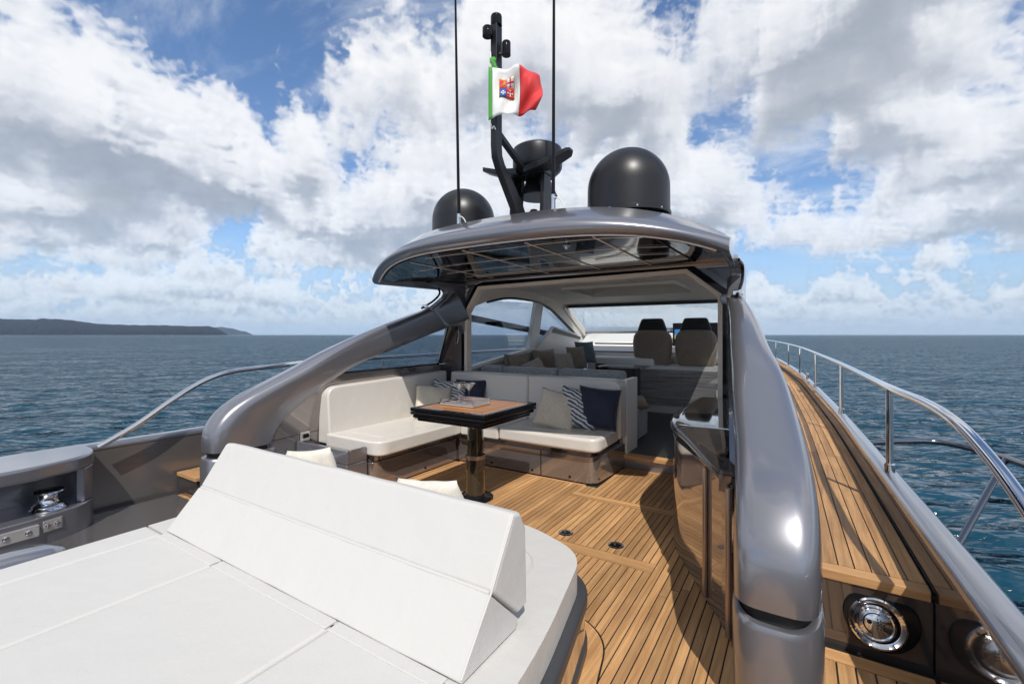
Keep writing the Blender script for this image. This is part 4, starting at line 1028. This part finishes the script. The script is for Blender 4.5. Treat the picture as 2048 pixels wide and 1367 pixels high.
slab('seat_panel', [(-4.0, 3.14), (-3.52, 3.14), (-3.52, 4.6), (-4.0, 4.6)], .05, .474, .485, 'leather', .004, 2)
def backc(x0, x1, y0, y1, rad): return None
# front back: profile in y,z, leaning slightly
bpz = [(4.80, .36), (4.84, 1.0), (5.03, 1.0), (5.05, .36)]
def rbox_y(name, x0, x1, prof, m, rx=0, parent=se, top_r=0.0, r_=.035):
    # extrude y,z profile along x; optional rounding of the x1 top corner
    vs = []; 
    n = len(prof); A = [(x0, y, z) for y, z in prof]; B = [(x1, y, z) for y, z in prof]
    return mesh(name, A+B, [tuple(range(n)), tuple(range(n, 2*n))[::-1]]+[(i, (i+1) % n, n+(i+1) % n, n+i) for i in range(n)], m, parent, bev=r_, seg=5)
rbox_y('back_cushion', -4.05, -2.815, bpz, 'leather')
bk = fillet([(-2.805, .36), (-1.64, .36), (-1.64, 1.0), (-2.805, 1.0)], [0, .03, .13, 0], 7)
prism('back_cushion', bk, 4.82, 5.04, 'leather', se, axis='y', bev=.035, seg=5)
bk = fillet([(2.97, .36), (4.85, .36), (4.85, 1.005), (2.97, .955)], [.03, 0, 0, .12], 7)
n = len(bk); vs = [(-4.09, y, z) if z < .5 else (-4.12, y, z) for y, z in bk]+[(-4.27 if z > .5 else -4.29, y, z) for y, z in bk]
mesh('back_cushion', vs, [tuple(range(n)), tuple(range(n, 2*n))[::-1]]+[(i, (i+1) % n, n+(i+1) % n, n+i) for i in range(n)], 'leather', se, bev=.03, seg=5)
# moulded locker box aft of the settee
lk_ = thing('side_locker', 'grey moulded locker with open tray beside the settee end', 'locker', (-4, 2.8, 0))
box('body', -4.28, -3.50, 2.72, 2.955, 0, .30, 'paint', lk_, bev=.01)
box('rim', -4.28, -3.50, 2.72, 2.76, .302, .43, 'paint', lk_, bev=.01, seg=3); box('rim', -3.54, -3.502, 2.762, 2.955, .302, .43, 'paint', lk_, bev=.01, seg=3); box('rim', -4.28, -3.545, 2.925, 2.955, .302, .36, 'paint', lk_, bev=.008)
box('aft_shelf', -4.28, -3.9, 2.1, 2.715, 0, .30, 'paint', lk_, bev=.02)

# pillows on the settee
pillow('pillow', 'cream pillow in front of the right-hand group, by the table corner', (-2.25, 4.50, .675), (.45, .45), (60, -13, 22), 'cream', thick=.14, seed=11)
pillow('pillow', 'blue and white striped pillow between the cream and navy ones on the right', (-2.04, 4.60, .70), (.44, .44), (64, -12, 24), 'stripe', thick=.12, seed=12)
pillow('pillow', 'navy pillow at the right end of the settee', (-1.84, 4.66, .71), (.46, .46), (68, -5, 14), 'navy', thick=.13, seed=13)
pillow('pillow', 'cream pillow in the port corner group, frontmost', (-3.84, 4.26, .665), (.45, .45), (58, -8, 50), 'cream', thick=.14, seed=14)
pillow('pillow', 'blue and white striped pillow in the port corner behind the cream one', (-3.80, 4.52, .71), (.44, .44), (64, -6, 40), 'stripe', thick=.12, seed=15)
pillow('pillow', 'navy pillow deep in the port corner of the settee', (-3.62, 4.72, .71), (.43, .43), (72, 0, 18), 'navy', thick=.13, seed=16)

# ------------------------------------------------------------------ table
TX, TY = -2.52, 3.37
tb = thing('cockpit_table', 'square teak topped table with black stepped edge on a round pedestal', 'table', (TX, TY, 0))
def sq(h, hy=None): hy = hy or h; return fillet([(TX-h, TY-hy), (TX+h, TY-hy), (TX+h, TY+hy), (TX-h, TY+hy)], .035, 4)
prism('inlay', [(TX-.355, TY-.375), (TX+.355, TY-.375), (TX+.355, TY+.375), (TX-.355, TY+.375)], .835, .852, 'tabletop', tb)
for (h, hy, a, b) in ((.405, .43, .822, .848), (.412, .437, .795, .818), (.395, .42, .765, .79), (.37, .39, .735, .762)):
    if a == .822:
        for (x0, x1, y0, y1) in ((-h, h, -hy, -hy+.053), (-h, h, hy-.053, hy), (-h, -h+.048, -hy+.054, hy-.054), (h-.048, h, -hy+.054, hy-.054)):
            box('edge_moulding', TX+x0, TX+x1, TY+y0, TY+y1, a, .855, 'blackgloss', tb, bev=.008, seg=3)
        prism('core', sq(h-.02, hy-.02), a, .834, 'blackgloss', tb)
    else: prism('edge_step', sq(h, hy), a, b, 'blackgloss', tb, bev=.009, seg=3)
for (sx, sy) in ((-1, -1), (1, -1), (1, 1), (-1, 1)): bar('mitre_seam', (TX+sx*.352, TY+sy*.372, .8525), (TX+sx*.27, TY+sy*.285, .8525), .003, .001, 'caulk', tb)
for sx in (-1, 1): box('mitre_seam', TX+sx*.27-.0012, TX+sx*.27+.0012, TY-.285, TY+.285, .852, .8528, 'caulk', tb)
for sy in (-1, 1): box('mitre_seam', TX-.27, TX+.27, TY+sy*.285-.0012, TY+sy*.285+.0012, .852, .8528, 'caulk', tb)
mat('pedestal', (.035, .030, .020), .05, .35, Coat_Weight=1.0, Coat_Roughness=.01)
lathe('lower_column', [(.088, .02), (.088, .375)], (TX, TY, 0), 'pedestal', tb, seg=48); lathe('upper_column', [(.074, .38), (.074, .735)], (TX, TY, 0), 'pedestal', tb, seg=48)
lathe('collar', [(.092, .365), (.092, .40), (.08, .402), (.08, .365)], (TX, TY, 0), 'bronze', tb, seg=48)
bar('clamp_lever', (TX+.07, TY-.05, .41), (TX+.13, TY-.03, .43), .014, .014, 'blackgloss', tb, bev=.003)
lathe('base_flange', [(.165, 0), (.165, .014), (.155, .022), (.11, .026), (.105, .035), (.09, .036)], (TX, TY, 0), 'blackgloss', tb, seg=56)
tr = thing('serving_tray', 'chrome railed tray on the teak table', 'tray', (TX-.16, TY-.03, .855)); tcx, tcy, tz = TX-.10, TY-.02, .856
box('tray_base', tcx-.19, tcx+.19, tcy-.14, tcy+.14, tz, tz+.012, 'steel', tr, bev=.003)
for z in (tz+.028, tz+.045): 
    tube('rail', [(tcx-.18, tcy-.13, z), (tcx+.18, tcy-.13, z), (tcx+.18, tcy+.13, z), (tcx-.18, tcy+.13, z)], .003, 'chrome', tr, seg=8, closed=True)
for sx in (-1, 1):
    for sy in (-1, 1): box('corner_post', tcx+sx*.18-.008, tcx+sx*.18+.008, tcy+sy*.13-.008, tcy+sy*.13+.008, tz+.012, tz+.055, 'chrome', tr, bev=.002)
def martini(x, y, label):
    t_ = thing('martini_glass', label, 'glass', (x, y, tz+.0125))
    z = tz+.0125
    lathe('bowl', [(.004, .115), (.060, .185), (.0585, .185), (.003, .1165)], (x, y, z), 'wine', t_, seg=36)
    lathe('stem', [(.0035, .004), (.003, .05), (.004, .115)], (x, y, z), 'wine', t_, seg=12)
    lathe('foot', [(.036, 0), (.036, .0015), (.006, .004), (0, .004)], (x, y, z), 'wine', t_, seg=32)
    lathe('rim', [(.060, .1845), (.0612, .1858), (.0597, .187), (.0585, .1855)], (x, y, z), 'chrome', t_, seg=36)
martini(tcx-.05, tcy-.03, 'left empty martini glass on the chrome tray'); martini(tcx+.055, tcy-.02, 'right empty martini glass on the chrome tray')

# ------------------------------------------------------------------ sun pad
sp = thing('sun_pad', 'large white sun pad with raised wedge backrest in the foreground', 'sunbed', (-2, 1, 0))
ZP = .42
OUT = [(-3.12, -2.2), (-3.12, 1.8), (-2.95, 2.22), (-1.28, 2.24), (-.90, 2.08), (-.735, 1.30), (-.70, .4), (-.70, -2.2)]
def outline(off, r_=.16):
    c = Vector((-1.9, .3)); P_ = []
    n = len(OUT)
    for i in range(n):
        p = Vector(OUT[i]); a = (p-Vector(OUT[i-1])).normalized(); b = (Vector(OUT[(i+1) % n])-p).normalized()
        na_ = Vector((a.y, -a.x)); nb_ = Vector((b.y, -b.x))
        if na_.dot(p-c) < 0: na_ = -na_
        if nb_.dot(p-c) < 0: nb_ = -nb_
        q = na_+nb_; q = q/max(.3, q.dot(na_)); P_.append(tuple(p+q*off))
    return fillet(P_, [0, r_, r_, r_, r_, .3, .3, 0], 7)
prism('foot', outline(.045), .0, .07, 'charcoal', sp, bev=.02, seg=3)
prism('base_panel', outline(.035), .071, .215, 'gloss', sp, bev=.004)
prism('rim_band', outline(.045), .217, .285, 'charcoal', sp, bev=.018, seg=4)
def ringstrip(name, o0, o1, z0, z1, m):
    A, B = outline(o0), outline(o1); n = len(A)
    vs = [(x, y, z1) for x, y in A]+[(x, y, z1) for x, y in B]+[(x, y, z0) for x, y in A]+[(x, y, z0) for x, y in B]
    fs = []
    for i in range(n-1): fs += [(i, i+1, n+i+1, n+i), (n+i, n+i+1, 3*n+i+1, 3*n+i)]
    return mesh(name, vs, fs, m, fl)
ringstrip('border_board', .04, .112, -.004, .0045, 'teak'); ringstrip('seam_caulk', .112, .120, -.004, .0040, 'caulk')
# cushions: forward seat + four aft cushions
def clip_out(y0, y1, off=0, x0=None, x1=None):
    o_ = outline(off); bm = bmesh.new(); vs_ = [bm.verts.new((p[0], p[1], 0)) for p in o_]; bm.faces.new(vs_)
    def cut(co_, no_):
        g_ = bm.verts[:]+bm.edges[:]+bm.faces[:]
        bmesh.ops.bisect_plane(bm, geom=g_, plane_co=co_, plane_no=no_, clear_outer=True)
    cut((0, y0, 0), (0, -1, 0)); cut((0, y1, 0), (0, 1, 0))
    if x0 is not None: cut((x0, 0, 0), (-1, 0, 0))
    if x1 is not None: cut((x1, 0, 0), (1, 0, 0))
    es = {}
    for e_ in bm.edges:
        if len(e_.link_faces) == 1: 
            for a, b in ((e_.verts[0], e_.verts[1]), (e_.verts[1], e_.verts[0])): es.setdefault(a, []).append(b)
    st0 = list(es)[0]
    loop = [st0]; prev = None; cur = st0
    while True:
        nx = [v for v in es[cur] if v is not prev]
        if not nx or nx[0] is st0: break
        prev, cur = cur, nx[0]; loop.append(cur)
        if len(loop) > 500: break
    pts = [(v.co.x, v.co.y) for v in loop]; bm.free(); return pts
prism('seat_cushion', clip_out(1.085, 3), .288, ZP, 'vinyl', sp, bev=.035, seg=5)
for (a, b) in ((-3.2, -2.915), (-2.91, -2.325), (-2.32, -1.465), (-1.46, 0)):
    prism('mattress_panel', clip_out(-2.15, 1.08, 0, a, b), .288, ZP+.002, 'vinyl', sp, bev=.018, seg=5)
for (a, b) in ((-2.90, -2.33), (-2.315, -1.47), (-1.455, -.93)): box('hinge_flap', a, b, 1.045, 1.10, ZP-.004, ZP+.008, 'vinyl', sp, bev=.005)
# recessed inlay line on forward seat
tube('piping', [(x, y, ZP+.001) for x, y in fillet([(-2.9, 1.62), (-2.9, 2.02), (-1.28, 2.02), (-1.06, 1.92), (-.98, 1.45), (-.98, 1.2)], [.05, .12, .05, .12, .05, 0], 6)], .006, 'vinyl', sp, seg=8)
XR, XL = -.875, -2.925
def wedge(name, prof, parent=sp, r_=.017):
    nx = 14; rings = []
    for i in range(nx+1):
        x = XR+(XL-XR)*i/nx; f = abs(2*i/nx-1)**6
        cy = sum(p[0] for p in prof)/len(prof); cz = sum(p[1] for p in prof)/len(prof)
        rings.append([(x, cy+(y-cy)*(1-.012*f), cz+(z-cz)*(1-.012*f)+.0015*math.sin(i*2.1)) for y, z in prof])
    return loft(name, rings, 'vinyl', parent, bev=r_, seg=4)
wedge('backrest_upper', [(1.260, .626), (1.405, .852), (1.455, .842), (1.495, .77), (1.505, .475), (1.44, .463)])
wedge('backrest_lower', [(1.095, .432), (1.258, .625), (1.435, .455), (1.42, ZP+.004), (1.10, ZP+.004)])
for x in (XR-.006,): 
    tube('piping', [(x+.003, 1.405, .848), (x+.003, 1.264, .632), (x+.003, 1.10, .438)], .0045, 'vinyl', sp, seg=8)
tube('piping', [(XR-.012, 1.268, .622), (XL+.012, 1.268, .622)], .0085, 'vinyl', sp, seg=10)
pillow('pillow', 'pale pillow tip behind the sun pad backrest, left one', (-2.42, 1.66, .635), (.42, .40), (100, 10, 4), 'offwhite', thick=.13, seed=21)
pillow('pillow', 'pale pillow behind the sun pad backrest, right one near the table foot', (-1.45, 1.63, .635), (.42, .40), (104, 9, -2), 'offwhite', thick=.14, seed=22)
ab = thing('grab_moulding', 'rounded blue grey moulding beside the sun pad at the left edge', 'moulding')
rg = []
for y, s in ((-1.5, 1), (.25, 1), (.58, .97), (.70, .85), (.76, .55), (.78, .12)):
    rg.append([(-3.26+.125*s*math.copysign(abs(math.cos(a))**.75, math.cos(a)), y, .365+.065*s*math.copysign(abs(math.sin(a))**.75, math.sin(a))) for a in [2*math.pi*j/24 for j in range(24)]])
loft('moulding', rg, 'paint', ab, sharp=60); box('post', -3.30, -3.2, -1.4, .3, 0, .38, 'paint', ab)

# ------------------------------------------------------------------ wet bar
wb = thing('wet_bar', 'glossy taupe wet bar cabinet with curved doors beside the doorway', 'bar unit', (-.5, 3.6, 0))
FP = [(-.27, 2.40), (-.30, 2.50), (-.41, 2.70), (-.58, 3.02), (-.73, 3.32), (-.81, 3.62), (-.845, 4.0), (-.85, 4.5), (-.85, 4.98)]
FPc = [(p.x, p.y) for p in catmull([(a, b, 0) for a, b in FP], 6)]
def body(off): return [(x-off*.85, y-off*.35) for x, y in FPc]+[(-.335, 4.98), (-.335, 2.56), (-.262+0, 2.44)]
cbd = prism('cabinet_body', body(0), .006, .765, 'gloss', wb, bev=.006)
prism('groove', body(-.03), .766, .80, 'caulk', wb)
def onface(i0, i1): return FPc[i0:i1]
for c0 in (13, 3):
    a = Vector(FPc[c0]); b = Vector(FPc[c0+1]); d = (b-a).normalized(); nrm = Vector((-d.y, d.x))
    if nrm.x > 0: nrm = -nrm
    p = a+nrm*.012
    tube('handle_strip', [(p.x, p.y, .03), (p.x, p.y, .755)], .014, 'bronze', cbd, seg=12)
rgs = []
CP = [(-.285, 2.47), (-.33, 2.53), (-.44, 2.74), (-.60, 3.06), (-.75, 3.36), (-.835, 3.64), (-.865, 4.0), (-.865, 4.9)]
CPc = [(p.x, p.y) for p in catmull([(a, b, 0) for a, b in CP], 5)]
def topz(y): return .878 if y > 3.28 else .878-.075*((3.28-y)/.8)**1.3
# counter lid: rings across from outboard edge to inboard rim
lid = []
for (x, y) in CPc:
    z = topz(y); lid.append([(-.337, y+.0, z), (-.337, y, z-.08), (x+.03, y, z-.088), (x+.004, y, z-.078), (x-.008, y, z-.058), (x-.004, y, z-.034), (x+.014, y, z-.014), (x+.05, y, z-.003), (x+.10, y, z)])
loft('counter', lid, 'darkgloss', wb, sharp=60)
bar('counter_seam', (-.70, 3.28, .8795), (-.34, 3.30, .8795), .006, .003, 'chrome', wb)

# ------------------------------------------------------------------ floor fittings
def drain(x, y, label):
    t_ = thing('deck_fitting', label, 'deck fitting', (x, y, 0), group=None)
    lathe('ring', [(.056, 0), (.056, .004), (.050, .007), (.036, .0065), (.035, .002)], (x, y, .0), 'chrome', t_, seg=40)
    lathe('bowl', [(.0355, .0045), (.022, .003), (.0, .0028)], (x, y, 0), 'blackgloss', t_, seg=32)
    lathe('stud', [(.007, .003), (.006, .006), (0, .0065)], (x-.01, y+.005, 0), 'bronze', t_, seg=16)
drain(-1.49, 3.13, 'round chrome hatch ring in the teak floor, left one by the sun pad')
drain(-1.10, 3.135, 'round chrome hatch ring in the teak floor, right one')
# fuel filler in the riser of the side deck step
fx, fz, fy = .30, .165, 2.70
ff = thing('fuel_filler', 'polished chrome filler cap in an oval dish on the step riser', 'filler cap', (fx, fy, fz))
dish = [(.112, .0), (.110, -.010), (.103, -.014), (.094, -.008), (.082, -.0015), (.079, -.002)]
lathe('recess', [(.142, 0), (.140, .004), (.128, .0055), (0, .0055)], (fx+.022, fy+.002, fz+.022), 'blackgloss', ff, seg=48, axis=(0, -1, 0))
rg = []
for r_, o_ in dish:
    rg.append([(fx+.008+r_*math.cos(a)*1.0, fy+o_, fz+.0+r_*math.sin(a)*(1.0)) for a in [2*math.pi*j/48 for j in range(48)]])
mesh('dish', [p for r_ in rg for p in r_], [(i*48+j, i*48+(j+1) % 48, (i+1)*48+(j+1) % 48, (i+1)*48+j) for i in range(5) for j in range(48)], 'chrome', ff)
fcap = lathe('cap', [(.078, 0), (.078, .010), (.070, .016), (.064, .014), (.060, .017), (.0, .017)], (fx, fy-.001, fz), 'chrome', ff, seg=48, axis=(0, -1, 0))
for a in (40, 130, 220, 310): lathe('screw', [(.006, 0), (.005, .003), (0, .004)], (fx+.070*math.cos(R(a)), fy-.016, fz+.070*math.sin(R(a))), 'steel', fcap, seg=10, axis=(0, -1, 0))
arc = [(fx+.045*math.cos(R(a)), fy-.019, fz+.045*math.sin(R(a))) for a in range(70, 251, 15)]
tube('engraved_arc', arc, .003, 'matblack', fcap, seg=6); lathe('key_recess', [(.010, 0), (0, .001)], (fx-.022, fy-.018, fz+.004), 'matblack', fcap, seg=16, axis=(0, -1, 0))
# worn engraving: a block of small dark marks, too worn to read
for a_ in range(3):
    for b_ in range(4):
        w_ = .0045+.0015*((a_*3+b_*5) % 3); ex_ = fx+.006+a_*.011; ez_ = fz+.018-b_*.012-a_*.003
        box('engraved_mark', ex_, ex_+w_, fy-.0195, fy-.0175, ez_, ez_+.0075, 'matblack', fcap)

ff.rotation_euler = (R(-9), 0, 0); ff.location.y -= .014

# ------------------------------------------------------------------ stainless rails
def railset(sgn, label):
    t_ = thing('guard_rail', label, 'railing')
    mx = (lambda x: x) if sgn > 0 else mir
    if sgn > 0:
        pts = [(-.0, 0)]
        P_ = [(.66, 1.42, .60), (.655, 1.75, .74), (.64, 2.10, .90), (.625, 2.45, 1.02), (.60, 2.80, 1.105), (.575, 3.25, 1.135), (.525, 3.95, 1.14)]
        for y in (5.2, 6.46, 7.8, 9.32, 10.8, 12.37, 15.02, 18.54, 22):
            P_.append(((xi(y)+xo(y))/2-.005, y, 1.14+sheer(y)))
    else:
        P_ = [(mir(-4.9), 1.36, .57), (mir(-4.88), 1.62, .72), (mir(-4.87), 1.95, .95), (mir(-4.86), 2.20, 1.08), (mir(-4.85), 2.45, 1.135), (mir(-4.83), 2.9, 1.16)]
        for y in (3.4, 4.49, 5.6, 7, 9, 12): P_.append(((xi(y)+xo(y))/2-.0, y, 1.17+sheer(y)))
    tube('top_rail', [(mx(p[0]), p[1], p[2]) for p in catmull(P_, 8)], .024, 'chrome', t_, seg=16)
    sy = (3.95, 6.46, 9.32, 12.37, 15.02, 18.54, 21.5) if sgn > 0 else (4.49, 7.0, 9.6)
    for y in sy:
        x = (xi(y)+xo(y))/2-.005; s = sheer(y); x = mx(x)
        tube('stanchion', [(x, y, .575+s), (x, y, 1.135+s)], .021, 'chrome', t_, seg=16)
        lathe('stanchion_base', [(.030, 0), (.030, .055), (.024, .062), (.021, .062)], (x, y, .574+s), 'chrome', t_, seg=20)
    return t_
railset(1, 'polished starboard guard rail with tall stanchions along the bulwark cap')
railset(-1, 'polished port guard rail curving down to the coaming')
lr = thing('boarding_rail', 'stainless outboard tube, coloured dark for the water it reflects, with diagonal brace above the water at right', 'rail')
tube('tube', catmull([(.40, 6.55, .20), (.85, 7.05, .2), (1.41, 7.42, .2), (1.75, 7.05, .2), (1.93, 6.5, .2), (2.15, 5.4, .2), (2.2, 4.0, .2)], 8), .035, 'water_dark_chrome', lr, seg=16)
tube('brace', [(1.84, 6.80, .19), (1.3, 5.93, -.46), (.45, 4.6, -1.3)], .03, 'water_dark_chrome', lr, seg=14)
clt = thing('mooring_cleat', 'small chrome cleat on the starboard bulwark cap far forward', 'cleat', (.12, 10.6, .63))
for dy in (-.07, .07): lathe('post', [(.028, 0), (.02, .02), (.02, .12), (.03, .14), (0, .15)], (.145, 10.3+dy, .62), 'chrome', clt, seg=16)
box('base', .11, .18, 10.12, 10.48, .615, .632, 'chrome', clt, bev=.005)

# repeats share a group
GR = {'support_arch': 'side arches of the hardtop', 'bulwark': 'bulwarks with cap rails', 'satellite_dome': 'satellite domes on the roof', 'whip_antenna': 'whip antennas on the roof',
      'martini_glass': 'martini glasses on the tray', 'deck_fitting': 'hatch rings in the cockpit floor', 'guard_rail': 'stainless guard rails', 'switch_panel': 'switch panels on the quarter coaming',
      'pilot_chair': 'seats at the helm', 'side_wall': 'side walls of the cockpit', 'pillow': 'loose pillows and scatter cushions'}
for o in C.objects:
    if o.parent is None and o.get('label'):
        g = GR.get(o.name.split('.')[0])
        if g: o['group'] = g
